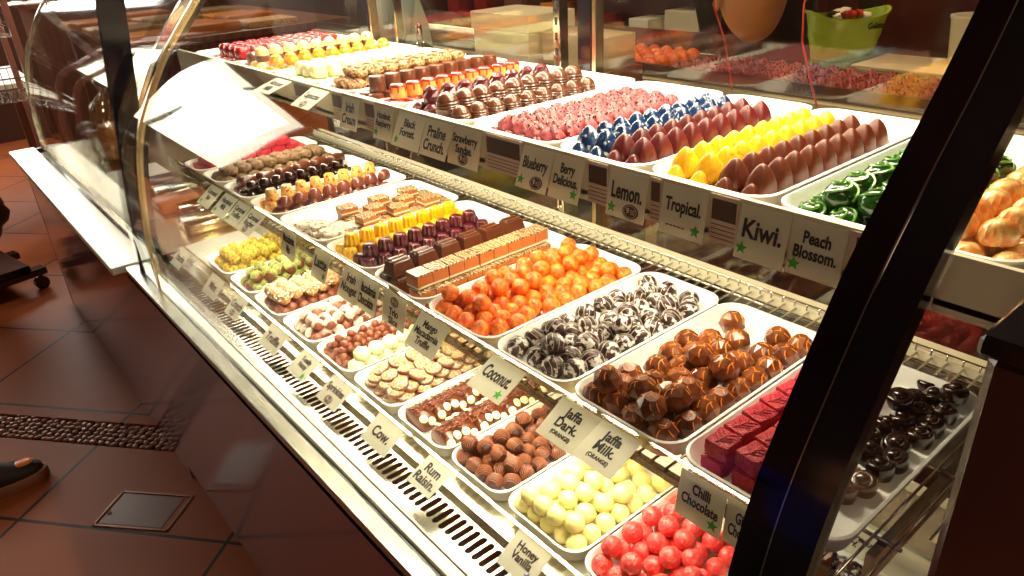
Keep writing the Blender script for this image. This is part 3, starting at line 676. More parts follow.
tab = {"caramel":[[0.4628,0.4332,0.938,1.0],[0.4885,0.4382,0.9152,1.0],[0.5182,0.4208,0.9152,1.0],[0.5422,0.434,0.9152,1.0],[0.4628,0.4193,0.9152,0.0],[0.4926,0.4113,0.9152,0.0],[0.4794,0.3989,0.9351,1.0],[0.5397,0.404,0.9152,0.0],[0.5637,0.4172,0.9152,0.0],[0.5715,0.4006,0.9351,1.0],[0.4628,0.3921,0.9152,0.0],[0.4628,0.3757,0.9361,1.0],[0.4882,0.3665,0.9365,1.0],[0.5139,0.3725,0.9305,1.0],[0.5357,0.3769,0.9152,1.0],[0.5688,0.3689,0.9347,1.0],[0.4628,0.3586,0.9152,0.0],[0.4889,0.3508,0.9152,0.0],[0.5162,0.3508,0.9152,0.0],[0.5436,0.3508,0.9152,0.0],[0.5709,0.3508,0.9152,0.0],[0.4628,0.4472,0.9152,0.0],[0.5763,0.4414,0.9152,1.0],[0.5982,0.4249,0.9152,1.0],[0.6354,0.4299,0.9152,1.0],[0.6832,0.436,0.9152,0.0],[0.6212,0.4064,0.9152,0.0],[0.6535,0.4057,0.9152,0.0],[0.5937,0.3749,0.9254,1.0],[0.6446,0.3707,0.9152,1.0],[0.5983,0.3508,0.9152,0.0],[0.6257,0.3508,0.9152,0.0],[0.6922,0.3782,0.9152,0.0],[0.6922,0.3508,0.9152,0.0],[0.6646,0.352,0.9152,0.0],[0.489,0.3832,0.9152,0.0],[0.514,0.3943,0.9152,0.0],[0.5142,0.4472,0.9152,0.0],[0.5613,0.3857,0.9152,0.0],[0.5897,0.3993,0.9152,0.0],[0.6187,0.3792,0.9152,0.0],[0.614,0.447,0.9152,0.0]],"dark":[[0.4622,0.5758,0.9145,0.0],[0.4888,0.5758,0.9145,0.0],[0.5158,0.5758,0.9145,0.0],[0.4864,0.55,0.9145,0.0],[0.5064,0.5569,0.9288,1.0],[0.4762,0.5289,0.9313,1.0],[0.4622,0.5419,0.9145,0.0],[0.4622,0.5148,0.9145,0.0],[0.5418,0.5752,0.9145,1.0],[0.5276,0.5527,0.9145,0.0],[0.5079,0.5356,0.9145,0.0],[0.4896,0.5153,0.9145,0.0],[0.4749,0.4921,0.9145,0.0],[0.5751,0.5758,0.9145,0.0],[0.5535,0.552,0.9145,1.0],[0.5138,0.5123,0.9232,1.0],[0.5009,0.4921,0.9145,0.0],[0.5278,0.4925,0.9145,0.0],[0.5816,0.5416,0.9145,0.0],[0.5603,0.527,0.9145,0.0],[0.5913,0.5612,0.9278,1.0],[0.5538,0.4921,0.9145,0.0],[0.5672,0.508,0.9299,1.0],[0.6128,0.5584,0.9145,0.0],[0.6061,0.5346,0.9194,1.0],[0.5797,0.4921,0.9145,0.0],[0.6471,0.5564,0.9145,1.0],[0.6928,0.5758,0.9145,0.0],[0.6313,0.5758,0.9145,0.0],[0.6723,0.5602,0.9145,0.0],[0.6551,0.5102,0.9213,1.0],[0.6928,0.5444,0.9145,0.0],[0.6222,0.5122,0.9145,1.0],[0.6384,0.4921,0.9145,0.0],[0.6058,0.4921,0.9145,0.0],[0.6928,0.5074,0.9145,0.0],[0.672,0.4921,0.9145,0.0],[0.5346,0.5242,0.9145,0.0],[0.592,0.5145,0.9145,0.0],[0.6312,0.5364,0.9145,0.0],[0.6596,0.5342,0.9145,0.0]],"orange":[[0.4586,0.7194,0.9128,0.0],[0.4699,0.7194,0.9318,1.0],[0.4811,0.7194,0.9128,0.0],[0.4845,0.701,0.9245,1.0],[0.5256,0.7194,0.9128,1.0],[0.5066,0.7037,0.9283,1.0],[0.4826,0.6702,0.9296,1.0],[0.4938,0.6432,0.9128,1.0],[0.5414,0.7194,0.9286,1.0],[0.5255,0.6852,0.9309,1.0],[0.5518,0.6924,0.9286,1.0],[0.5637,0.7194,0.926,1.0],[0.5148,0.6515,0.9128,1.0],[0.5481,0.67,0.9285,1.0],[0.5811,0.7027,0.9282,1.0],[0.6346,0.7194,0.9128,0.0],[0.5434,0.6394,0.9128,1.0],[0.5743,0.6727,0.9291,1.0],[0.5968,0.7194,0.9287,1.0],[0.6229,0.7194,0.9318,1.0],[0.5732,0.6407,0.9128,1.0],[0.6038,0.6905,0.9294,1.0],[0.6378,0.7029,0.9274,1.0],[0.6531,0.7194,0.9246,1.0],[0.5958,0.6419,0.9128,1.0],[0.622,0.6786,0.9235,1.0],[0.6595,0.6998,0.9336,1.0],[0.6827,0.7194,0.932,1.0],[0.6316,0.6418,0.9128,1.0],[0.5229,0.6297,0.9128,0.0],[0.559,0.623,0.9128,0.0],[0.5857,0.6217,0.9128,0.0],[0.6137,0.628,0.9128,0.0],[0.4586,0.6966,0.9128,0.0],[0.4774,0.6838,0.9128,0.0],[0.5015,0.6219,0.9128,0.0],[0.6944,0.6845,0.9243,1.0],[0.6657,0.678,0.9315,1.0],[0.6767,0.634,0.9226,1.0],[0.6544,0.6437,0.9128,1.0],[0.6944,0.7194,0.9128,0.0],[0.6944,0.7194,0.9128,0.0],[0.6944,0.6653,0.9128,0.0],[0.6944,0.643,0.9128,0.0],[0.6944,0.6206,0.9128,0.0],[0.6623,0.6206,0.9128,0.0],[0.6397,0.6208,0.9128,0.0],[0.6436,0.6738,0.9304,1.0],[0.4586,0.6715,0.9128,0.0],[0.4586,0.6423,0.9128,0.0],[0.4766,0.6284,0.9128,0.0],[0.4759,0.6569,0.9128,0.0],[0.4967,0.6658,0.9128,0.0],[0.4996,0.6888,0.9128,0.0],[0.5035,0.7194,0.9128,0.0],[0.5175,0.6746,0.9128,0.0],[0.5211,0.6973,0.9128,0.0],[0.5353,0.6605,0.9128,0.0],[0.5385,0.6828,0.9128,0.0],[0.5427,0.7048,0.9128,0.0],[0.5577,0.657,0.9128,0.0],[0.5608,0.6794,0.9128,0.0],[0.5651,0.7016,0.9128,0.0],[0.5846,0.6615,0.9128,0.0],[0.5824,0.686,0.9128,0.0],[0.5814,0.7194,0.9128,0.0],[0.6025,0.6755,0.9128,0.0],[0.5971,0.7031,0.9128,0.0],[0.6135,0.6557,0.9128,0.0],[0.6197,0.6981,0.9128,0.0],[0.6121,0.7194,0.9128,0.0],[0.6345,0.6639,0.9128,0.0],[0.64,0.6867,0.9128,0.0],[0.6566,0.6677,0.9128,0.0],[0.6611,0.695,0.9128,0.0],[0.6717,0.7193,0.9128,0.0],[0.6746,0.6542,0.9128,0.0],[0.6764,0.6783,0.9128,0.0],[0.6832,0.6998,0.9128,0.0]],"white":[[0.4475,0.5595,0.6938,0.0],[0.4475,0.5491,0.7148,1.0],[0.4475,0.5363,0.6938,0.0],[0.4475,0.5247,0.7148,1.0],[0.4475,0.5128,0.6938,0.0],[0.4721,0.5595,0.6938,0.0],[0.5117,0.5595,0.6938,0.0],[0.5387,0.5595,0.6938,0.0],[0.474,0.5417,0.7101,1.0],[0.5002,0.5321,0.7125,1.0],[0.5227,0.5449,0.7095,1.0],[0.4475,0.5003,0.7148,1.0],[0.4781,0.5126,0.7126,1.0],[0.502,0.5066,0.7128,1.0],[0.5279,0.5162,0.7108,1.0],[0.4475,0.4895,0.6938,0.0],[0.4556,0.4772,0.7133,1.0],[0.4788,0.4837,0.7096,1.0],[0.5106,0.4829,0.7063,1.0],[0.5349,0.4739,0.7134,1.0],[0.5602,0.4872,0.6938,1.0],[0.4475,0.4665,0.6938,0.0],[0.4722,0.4665,0.6938,0.0],[0.4969,0.4665,0.6938,0.0],[0.5228,0.4665,0.6938,0.0],[0.5474,0.4665,0.6938,0.0],[0.5727,0.4665,0.6938,0.0],[0.6024,0.4665,0.6938,0.0],[0.5873,0.4862,0.6938,1.0],[0.6015,0.5319,0.6938,0.0],[0.5634,0.5595,0.6938,0.0],[0.5591,0.5286,0.7036,1.0],[0.5612,0.505,0.7097,1.0],[0.4695,0.5001,0.6938,0.0],[0.4689,0.5247,0.6938,0.0],[0.4934,0.4941,0.6938,0.0],[0.4924,0.5186,0.6938,0.0],[0.4919,0.545,0.6938,0.0],[0.5163,0.5032,0.6938,0.0],[0.515,0.5278,0.6938,0.0],[0.5357,0.4882,0.6938,0.0],[0.5444,0.5112,0.6938,0.0],[0.5383,0.535,0.6938,0.0],[0.5766,0.5147,0.6938,0.0],[0.5782,0.5398,0.6938,0.0],[0.5999,0.5073,0.6938,0.0]],"pink":[[0.4475,0.4245,0.6938,0.0],[0.4633,0.4245,0.711,1.0],[0.4475,0.3999,0.6938,0.0],[0.4799,0.4245,0.6938,1.0],[0.4601,0.3913,0.7124,1.0],[0.4989,0.4245,0.7088,1.0],[0.5338,0.4245,0.7116,1.0],[0.472,0.4012,0.6938,1.0],[0.5566,0.4104,0.7129,1.0],[0.4565,0.3764,0.6938,0.0],[0.5049,0.3926,0.7114,1.0],[0.5335,0.3991,0.7135,1.0],[0.474,0.3593,0.6938,1.0],[0.4994,0.3688,0.711,1.0],[0.5311,0.3739,0.7123,1.0],[0.5591,0.3817,0.7071,1.0],[0.5867,0.4245,0.6938,1.0],[0.5644,0.3578,0.6984,1.0],[0.5202,0.3541,0.7031,1.0],[0.4954,0.3349,0.7104,1.0],[0.4975,0.3525,0.6938,0.0],[0.6113,0.4245,0.6938,0.0],[0.5623,0.3335,0.6938,1.0],[0.5376,0.3335,0.6938,1.0],[0.513,0.3335,0.6938,0.0],[0.5622,0.4245,0.6938,0.0],[0.5176,0.4245,0.6938,0.0],[0.4776,0.3335,0.6938,0.0],[0.4885,0.3824,0.6938,0.0],[0.4957,0.406,0.6938,0.0],[0.5152,0.3761,0.6938,0.0],[0.5195,0.4002,0.6938,0.0],[0.5412,0.3617,0.6938,0.0],[0.5397,0.3863,0.6938,0.0],[0.5418,0.4107,0.6938,0.0],[0.5863,0.3483,0.6938,0.0],[0.5789,0.3771,0.6938,0.0],[0.5678,0.4004,0.6938,0.0],[0.5924,0.4002,0.6938,0.0]],"brown":[[0.4446,0.6864,0.6928,0.0],[0.4556,0.6864,0.7118,1.0],[0.4895,0.6864,0.6928,1.0],[0.5121,0.6864,0.6928,1.0],[0.5617,0.6864,0.6928,1.0],[0.5844,0.6864,0.6928,1.0],[0.6071,0.6864,0.6928,0.0],[0.47,0.6696,0.7073,1.0],[0.5009,0.6719,0.7055,1.0],[0.5236,0.671,0.7043,1.0],[0.5478,0.6794,0.7091,1.0],[0.4672,0.6864,0.6928,0.0],[0.4716,0.6422,0.7107,1.0],[0.5013,0.6428,0.7073,1.0],[0.5399,0.6335,0.6928,1.0],[0.5601,0.6438,0.6928,1.0],[0.5985,0.6624,0.6928,0.0],[0.4446,0.6639,0.6928,0.0],[0.4646,0.6534,0.6928,0.0],[0.4739,0.6157,0.7058,1.0],[0.4979,0.6222,0.6928,1.0],[0.5271,0.615,0.6928,1.0],[0.5589,0.6212,0.6928,0.0],[0.4446,0.6414,0.6928,0.0],[0.4446,0.6187,0.6928,0.0],[0.5087,0.6026,0.6928,0.0],[0.5459,0.6026,0.6928,0.0],[0.4862,0.6026,0.6928,0.0],[0.4607,0.6026,0.6928,0.0],[0.4642,0.6306,0.6928,0.0],[0.4846,0.6402,0.6928,0.0],[0.4854,0.6627,0.6928,0.0],[0.5167,0.635,0.6928,0.0],[0.5106,0.6568,0.6928,0.0],[0.5332,0.6548,0.6928,0.0],[0.5347,0.6864,0.6928,0.0],[0.5533,0.6652,0.6928,0.0],[0.5826,0.6412,0.6928,0.0],[0.5759,0.6646,0.6928,0.0]],"coin":[[0.4862,0.2235,0.9138,1.0],[0.4615,0.2235,0.9138,0.0],[0.7235,0.2235,0.9138,1.0],[0.6996,0.1915,0.9295,1.0],[0.6671,0.2114,0.9138,1.0],[0.6216,0.2235,0.9138,1.0],[0.5975,0.2235,0.9138,1.0],[0.5531,0.2235,0.9138,1.0],[0.6877,0.2235,0.9138,1.0],[0.6548,0.2235,0.9303,1.0],[0.6545,0.1915,0.9138,0.0],[0.6299,0.1915,0.9138,0.0],[0.7232,0.1915,0.9138,0.0],[0.5121,0.2034,0.9138,0.0],[0.5356,0.1956,0.9138,0.0],[0.5602,0.195,0.9138,0.0],[0.6073,0.201,0.9138,0.0],[0.5754,0.2142,0.9138,0.0],[0.5847,0.1915,0.9138,0.0],[0.5287,0.2216,0.9138,1.0],[0.6425,0.2125,0.9138,0.0],[0.681,0.1915,0.9138,0.0],[0.7053,0.2081,0.9138,0.0]],"tickets":[["Almond\nMilk","",1.2797,1.2181,0.522,1.1377,1.1395,0.0284,73.2],["Cappuccino","logo",1.1429,1.0802,0.522,1.14,1.1412,0.0416,63.4],["Irish\nCream","",1.0378,0.9856,0.522,1.1418,1.1425,0.0491,17.3],["Hazelnut\nRaspberry","star",0.9422,0.891,0.522,1.1439,1.1438,0.0509,13.0],["Black\nForest.","star",0.8772,0.8115,0.522,1.1361,1.1351,0.0501,25.1],["Praline\nCrunch.","",0.811,0.7511,0.522,1.1378,1.1368,0.0501,22.9],["Strawberry\nSundae.","logo",0.7556,0.6921,0.522,1.1348,1.1365,0.0512,14.2],["Blueberry","starlogo",0.6158,0.565,0.522,1.1334,1.1316,0.0421,21.1],["Berry\nDelicious.","starr",0.565,0.5183,0.522,1.1316,1.1343,0.0435,16.9],["Lemon.","starlogo",0.4848,0.4345,0.522,1.1318,1.1325,0.0475,8.8],["Tropical.","starr",0.4175,0.366,0.522,1.1313,1.1328,0.0503,7.6],["Kiwi.","star",0.3325,0.285,0.522,1.1364,1.137,0.0481,9.8],["Peach\nBlossom.","star",0.285,0.2381,0.522,1.137,1.1354,0.0479,5.2],["Coconut\nBar","star",1.4983,1.4161,0.432,0.9091,0.9175,0.0438,53.3],["Hazelnut\nMilk","star",1.4114,1.3487,0.432,0.9166,0.9193,0.0477,52.4],["Caramel\nTruffles","star",1.3443,1.2869,0.432,0.9184,0.9188,0.0481,52.0],["Caramel\nRocher","logo",1.2827,1.2209,0.432,0.9179,0.9166,0.0452,53.7],["Macadamia\nMix","",1.152,1.0981,0.432,0.9129,0.9118,0.0482,14.4],["Latte","starr",1.0269,0.976,0.432,0.9186,0.9204,0.0482,22.5],["Irish\nNougat","",0.9311,0.8748,0.432,0.9229,0.9233,0.048,27.2],["Macadamia\nChocolate","",0.8858,0.8296,0.432,0.9149,0.9167,0.0391,22.0],["Trio\nSlice","logotop",0.82,0.7622,0.432,0.9231,0.9209,0.0503,13.5],["Mango\nMacadamia\nTruffle","",0.7275,0.6635,0.432,0.9161,0.9152,0.0464,41.7],["Coconut.","starr",0.5784,0.5206,0.432,0.9207,0.9229,0.0478,62.6],["Jaffa\nDark.\n(ORANGE)","",0.4625,0.407,0.432,0.9191,0.9195,0.0458,59.6],["Jaffa\nMilk.\n(ORANGE)","",0.407,0.3557,0.432,0.9195,0.9193,0.0461,66.8],["Chilli\nChocolate","starr",0.3102,0.261,0.432,0.9164,0.9187,0.049,8.9],["Ginger\nChocolate","",0.261,0.2196,0.432,0.9187,0.921,0.0536,4.6],["Pistachio","",1.7782,1.6633,0.408,0.6605,0.6637,0.0486,51.4],["Mint","",1.5495,1.4771,0.408,0.7283,0.7212,0.0608,44.4],["Crunch","logo",1.4225,1.3383,0.408,0.7098,0.7106,0.0493,47.8],["Truffle","",1.2341,1.1608,0.408,0.7087,0.7065,0.045,51.3],["Totally\nNutty","starr",1.1117,1.0246,0.408,0.6961,0.6946,0.0466,59.4],["Sprinkles","logo",0.9886,0.9248,0.408,0.6957,0.6957,0.05,56.7],["Cow.","",0.8431,0.7746,0.408,0.702,0.7084,0.0456,56.3],["Rum\nRaisin.","",0.7083,0.6538,0.408,0.6936,0.6945,0.0465,66.1],["Honey\nVanilla","bluestar",0.519,0.4607,0.408,0.7096,0.7151,0.0471,56.5]]}
def heap(kind, key, label, cat, group, r, sv=.06, flat=False, tilts=.3, mul=1.0):
    rr = random.Random(len(key)*7+1)
    for x, y, z, l in tab[key]:
        a = rr.uniform(0, 6.28)
        place(kind, (x, y, z-(r if flat else 0)), label, cat, group, a, mul*(1+rr.uniform(-sv, sv*.4)), (rr.uniform(-tilts, tilts), rr.uniform(-tilts, tilts)))
heap('facet', 'caramel', 'faceted dark chocolate dome drizzled with orange lines in its white tray', 'chocolate', 'faceted orange-drizzled chocolates', .0142, .02, True, .22, 1.10)
heap('dusted', 'dark', 'dark ridged chocolate ball dusted with white sugar in its heap', 'chocolate', 'dusted dark chocolate balls', .0135, .08)
heap('orange', 'orange', 'bright orange rough coated truffle ball heaped in a tray on the rack', 'truffle', 'orange truffle balls', .0118)
heap('white', 'white', 'smooth pale yellow chocolate ball in the bottom deck heap', 'chocolate', 'pale yellow chocolate balls', .0128)
heap('pink', 'pink', 'pink cracked chocolate ball in the heap at the bottom edge', 'chocolate', 'pink chocolate balls', .0128)
heap('brown', 'brown', 'brown truffle ball with fine raised stripes beside the pale yellow balls', 'truffle', 'striped brown truffle balls', .0118)
# --- button truffle (dark, domed with a ringed button)
def f_button():
    bm = bmesh.new(); r = .0128
    lathe(bm, [(r*.85, 0), (r*.95, .004), (r, .010), (r*.98, .013), (r*.90, .0145), (r*.80, .0152), (r*.62, .0150), (r*.52, .0150), (r*.50, .0172), (r*.38, .0190), (r*.15, .0198)], 24)
    return smesh('button_truffle', bm, M['dark'])
proto('button', f_button)
for x, y, z, l in tab['coin']:
    place('button', (x, y, z-.0128), 'round dark chocolate with ringed button top beside the red slabs', 'chocolate', 'dark button truffles', rnd.uniform(0, 6), .95, (rnd.uniform(-.3, .3), rnd.uniform(-.3, .3)))
# --- red slab
def f_slab():
    bm = bmesh.new(); box(bm, -.0135, .0135, -.0125, .0125, 0, .0175, .0022, 2)
    bmesh.ops.subdivide_edges(bm, edges=[e for e in bm.edges if e.calc_length() > .012], cuts=5, use_grid_fill=True)
    rr = random.Random(3)
    for v in bm.verts:
        v.co += Vector((rr.uniform(-1, 1), rr.uniform(-1, 1), rr.uniform(-1, 1)))*.00045
    o = smesh('red_sugar_slab', bm, M['redslab'])
    bm = bmesh.new()
    tube(bm, [(-.011, .002, .0176), (-.004, .0, .0182), (.004, -.001, .0182), (.011, .001, .0176)], .0008, 5)
    for x in (-.007, -.001, .005):
        for s in (-1, 1): tube(bm, [(x, 0, .0178), (x+.003, s*.005, .0182), (x+.007, s*.0095, .0176)], .0007, 5)
    obj('leaf_ridges', bm, M['redslab'], o); return o
proto('slab', f_slab)
for c, y in enumerate((.298, .268)):
    for i in range(9 if c == 0 else 8):
        x = .468+i*.0285+(0 if c == 0 else .004)
        nm = ('left', 'right')[c]
        place('slab', (x, y, ZM+.004), f'red slab in lower layer, {ORD(i)} from front of {nm} row', 'sweet', 'red sugar slabs', rnd.uniform(-.1, .1), .94)
        place('slab', (x+.002, y-.001, ZM+.0225), f'red slab in upper layer, {ORD(i)} from front of {nm} row', 'sweet', 'red sugar slabs', rnd.uniform(-.22, .22), .94)
# --- nougat bars tray
def f_bar():
    bm = bmesh.new()
    def ring(hx, hy, z): return [Vector((x, y, z)) for x, y in rrect(0, 0, hx, hy, .0015, 2)]
    loops(bm, [ring(.0190, .0140, 0), ring(.0190, .0140, .002), ring(.0155, .0105, .0185), ring(.0145, .0095, .0200)])
    for s in (-1, 1): box(bm, -.0135, .0135, s*.005-.003, s*.005+.003, .0195, .0225, .001)
    return smesh('trapezoid_chocolate_bar', bm, M['milk'], False)
proto('bar', f_bar)
for i in range(6):
    x = .462+i*.0415
    for c, (y, z, t) in enumerate(((.853, .004, 'lower layer beside plum cups'), (.824, .004, 'lower layer beside nougat'), (.842, .027, 'upper layer'))):
        place('bar', (x+(.004 if c == 2 else 0), y-(0 if c < 2 else .003), ZM+z), f'milk chocolate bar with two ridges, {ORD(i)} from front, {t}', 'chocolate bar', 'trapezoid milk chocolate bars', rnd.uniform(-.05, .05))
def f_slice():
    o = smesh('nougat_slice', nbox(-.0128, .0128, -.0135, .0135, .0025, .0185, .0006), M['caramel'], False)
    obj('wafer_base', nbox(-.0130, .0130, -.0138, .0138, 0, .0032, .0005), M['cream'], o, False)
    obj('marbled_top', nbox(-.0130, .0130, -.0138, .0138, .0175, .0205, .0008), M['marble'], o, False); return o
proto('slice', f_slice)
for i in range(9):
    x = .462+i*.0266
    place('slice', (x, .776, ZM+.004), f'caramel nougat slice in lower row, {ORD(i)} from the front', 'sweet', 'marbled nougat slices', 0)
    place('slice', (x+.003, .7845, ZM+.0256), f'caramel nougat slice in raised row, {ORD(i)} from the front', 'sweet', 'marbled nougat slices', rnd.uniform(-.05, .05))
for i in range(9):
    x = .462+i*.0268
    place('slice', (x, .7475+.0065, ZM+.0038), f'low marbled slice beside the orange balls, {ORD(i)} from the front', 'sweet', 'marbled nougat slices', 0, (1, .38, .55))
# --- fluted cups
def f_cup(name, m, r=.0125, h=.019):
    bm = bmesh.new()
    lathe(bm, [(r*.92, 0), (r, .002), (r*.90, h*.72), (r*.82, h*.9), (r*.66, h), (r*.25, h*1.02)], 40, flute=(10, .20))
    return smesh(name, bm, m)
proto('ycup', lambda: f_cup('yellow_fluted_cup', M['yellow'])); proto('pcup', lambda: f_cup('plum_fluted_cup', M['purple']))
for kind, cat, cn, ys in (('ycup', 'sweet', 'yellow', (1.003, .978, .992)), ('pcup', 'chocolate', 'plum', (.947, .921, .934))):
    for c, y in enumerate(ys):
        for i in range(9):
            x = .462+i*.0268
            if c == 2 and i > 7: continue
            tx = ('outer lower row', 'inner lower row', 'raised row')[c]
            place(kind, (x+(.012 if c == 2 else 0), y, ZM+(.004 if c < 2 else .0215)), f'{cn} fluted cup sweet, {ORD(i)} from front of the {tx}', cat, cn+' fluted cups', rnd.uniform(0, .6), 1.0)
# --- caramel slices + white bark
def f_cslice():
    o = smesh('caramel_slice', nbox(-.0155, .0155, -.0135, .0135, .001, .0135, .0006), M['caramel'], False)
    obj('cream_band', nbox(-.0157, .0157, -.0137, .0137, .0048, .0078, .0003), M['cream'], o, False)
    obj('glazed_top', nbox(-.0158, .0158, -.0138, .0138, .0130, .0156, .0006), M['marble'], o, False); return o
proto('cslice', f_cslice)
k = 0
for i in range(6):
    for j in range(3):
        x = .540+i*.031; y = 1.060+j*.0325
        n = 2 if (i+j) % 2 == 0 and i < 5 else 1
        for q in range(n):
            place('cslice', (x+rnd.uniform(-.002, .002), y+rnd.uniform(-.001, .001), ZM+.0038+q*.0157), f'caramel slice, {ORD(i)} from front, {ORD(j)} column from the yellow cups, {"upper" if q else "lower"} one', 'sweet', 'caramel slices', rnd.uniform(-.1, .1))
def f_bark():
    bm = bmesh.new(); rr = random.Random(8); pts = []
    for i in range(11):
        a = 2*math.pi*i/11; q = .020*rr.uniform(.75, 1.1); pts.append((q*math.cos(a)*1.2, q*math.sin(a)))
    loops(bm, [[Vector((x*.97, y*.97, 0)) for x, y in pts], [Vector((x, y, .003)) for x, y in pts], [Vector((x*.93, y*.93, .0055)) for x, y in pts]])
    return smesh('white_bark_piece', bm, M['bark'], False)
proto('bark', f_bark)
for i in range(13):
    lay = i//5; j = i % 5
    place('bark', (.468+(j % 2)*.036+lay*.006, 1.055+(j//2)*.045+.008*lay, ZM+.0040+lay*.0062), f'thin white chocolate bark piece beside the caramel slices, layer {("bottom","middle","top")[lay]}', 'sweet', 'white bark pieces', rnd.uniform(0, 6), 1, (rnd.uniform(-.05, .05), rnd.uniform(-.05, .05)))
# --- pale cups and shells
def f_ycup2():
    bm = bmesh.new(); lathe(bm, [(.0125, 0), (.0128, .002), (.0098, .019), (.0085, .0203)], 16)
    o = smesh('tapered_cup_sweet', bm, M['peachcup'])
    bm = bmesh.new(); lathe(bm, [(.0084, .0200), (.0080, .0212), (.004, .0216)], 16); obj('glazed_top', bm, M['amber'], o); return o
proto('taper', f_ycup2)
def f_shell():
    bm = bmesh.new(); rings = []
    n = 28
    for r, z in ((.0125, 0), (.0150, .004), (.0145, .010), (.0115, .0165), (.0065, .0205), (.002, .0215)):
        rings.append([Vector(((r*(1-.09*(.5+.5*math.cos(14*2*math.pi*i/n)))*math.cos(2*math.pi*i/n)*1.0+ (z*.12)), r*(1-.09*(.5+.5*math.cos(14*2*math.pi*i/n)))*math.sin(2*math.pi*i/n)*.85, z)) for i in range(n)])
    loops(bm, rings); return smesh('shell_praline', bm, M['shell'])
proto('shell', f_shell)
for c, (kind, y, z) in enumerate((('taper', 1.304, .004), ('taper', 1.277, .004), ('taper', 1.291, .0250), ('shell', 1.250, .004), ('shell', 1.224, .004), ('shell', 1.238, .0240))):
    for i in range(8):
        x = .462+i*.0298
        nm = 'pale yellow tapered cup with red streaks' if kind == 'taper' else 'pink brown ribbed shell praline'
        tx = ('outer lower', 'inner lower', 'raised')[c % 3]
        place(kind, (x+(.010 if c % 3 == 2 else 0), y, ZM+z), f'{nm}, {ORD(i)} from front, {tx} row', 'sweet' if kind == 'taper' else 'chocolate', 'tapered cups' if kind == 'taper' else 'shell pralines', rnd.uniform(-.2, .2), .98 if kind == 'taper' else .9)
# --- oblong pralines & small cups
def f_oblong():
    bm = bmesh.new()
    def ring(hx, hy, z): return [Vector((x, y, z)) for x, y in rrect(0, 0, hx, hy, min(hx, hy)*.45, 3)]
    loops(bm, [ring(.0165, .0115, 0), ring(.0180, .0130, .003), ring(.0175, .0125, .010), ring(.0150, .0100, .0145), ring(.010, .0055, .0158)])
    return smesh('oblong_praline', bm, M['milk'])
proto('oblong', f_oblong)
def f_scup():
    bm = bmesh.new(); lathe(bm, [(.0118, 0), (.0125, .003), (.0120, .011), (.0095, .0155), (.004, .0165)], 18); return smesh('round_praline', bm, M['dark'])
proto('scup', f_scup)
for i in range(6):
    place('oblong', (.470+i*.040, 1.434, ZM+.004), f'oblong brown praline, {ORD(i)} from front, lower outer row', 'chocolate', 'oblong pralines', .1)
    place('oblong', (.482+i*.040, 1.440, ZM+.020), f'oblong brown praline, {ORD(i)} from front, raised row', 'chocolate', 'oblong pralines', .25)
for i in range(9):
    for c, y in enumerate((1.403, 1.376, 1.350)):
        place('scup', (.462+i*.0268, y, ZM+.004), f'round dark praline, {ORD(i)} from front, {("left","middle","right")[c]} lower row', 'chocolate', 'round dark pralines', 0)
    if i < 8: place('scup', (.474+i*.0268, 1.392, ZM+.0208), f'round dark praline, {ORD(i)} from front, raised row', 'chocolate', 'round dark pralines', 0)
# --- nib clusters and crimson slabs at the far end of the rack
def f_lump(name, m, r, seed, sy=1.0, sz=.7, spikes=None, sm=None):
    rr = random.Random(seed); bm = bmesh.new()
    g = bmesh.ops.create_icosphere(bm, subdivisions=3, radius=1)
    ph = [rr.uniform(0, 6) for _ in range(4)]
    for v in g['verts']:
        c = v.co; k = 1+.10*math.sin(7*c.x+ph[0])*math.sin(6*c.y+ph[1])+.07*math.sin(12*c.z+ph[2])*math.cos(10*c.x+ph[3])+rr.uniform(-.03, .03)
        v.co = Vector((c.x*r*k, c.y*r*k*sy, c.z*r*k*sz+r*sz))
    o = smesh(name, bm, m)
    if spikes:
        bm = bmesh.new()
        for q in range(spikes):
            a = rr.uniform(0, 6.28); e = rr.uniform(.2, 1.5)
            p = Vector((math.cos(a)*math.cos(e)*r*.98, math.sin(a)*math.cos(e)*r*sy*.98, (1+math.sin(e))*r*sz))
            box(bm, p.x-.0022, p.x+.0022, p.y-.0012, p.y+.0012, p.z-.0012, p.z+.0012)
        obj('nut_pieces', bm, sm, o, False)
    return o
proto('grain', lambda: f_lump('nib_cluster', M['grain'], .0155, 4))
for lay in range(2):
    for i in range(9-lay):
        for j in range(3-lay):
            place('grain', (.466+i*.0280+lay*.014, 1.500+j*.028+lay*.014, ZM+.004+lay*.016), f'rough nib coated cluster, {ORD(i)} from front, {ORD(j)} column, {"upper" if lay else "lower"} layer', 'sweet', 'nib coated clusters', rnd.uniform(0, 6), rnd.uniform(.92, 1.0))
proto('crim', lambda: smesh('crimson_slab', nbox(-.0165, .0165, -.0135, .0135, 0, .0155, .002, 2), M['redslab']))
for lay in range(3):
    for i in range(7-lay):
        for j in range(3 if lay < 2 else 2):
            place('crim', (.472+i*.0355+lay*.012, 1.618+j*.0285, ZM+.004+lay*.0157), f'crimson slab at far end, {ORD(i)} from front, {ORD(j)} column, layer {("bottom","middle","top")[lay]}', 'sweet', 'crimson slabs', rnd.uniform(-.08, .08))
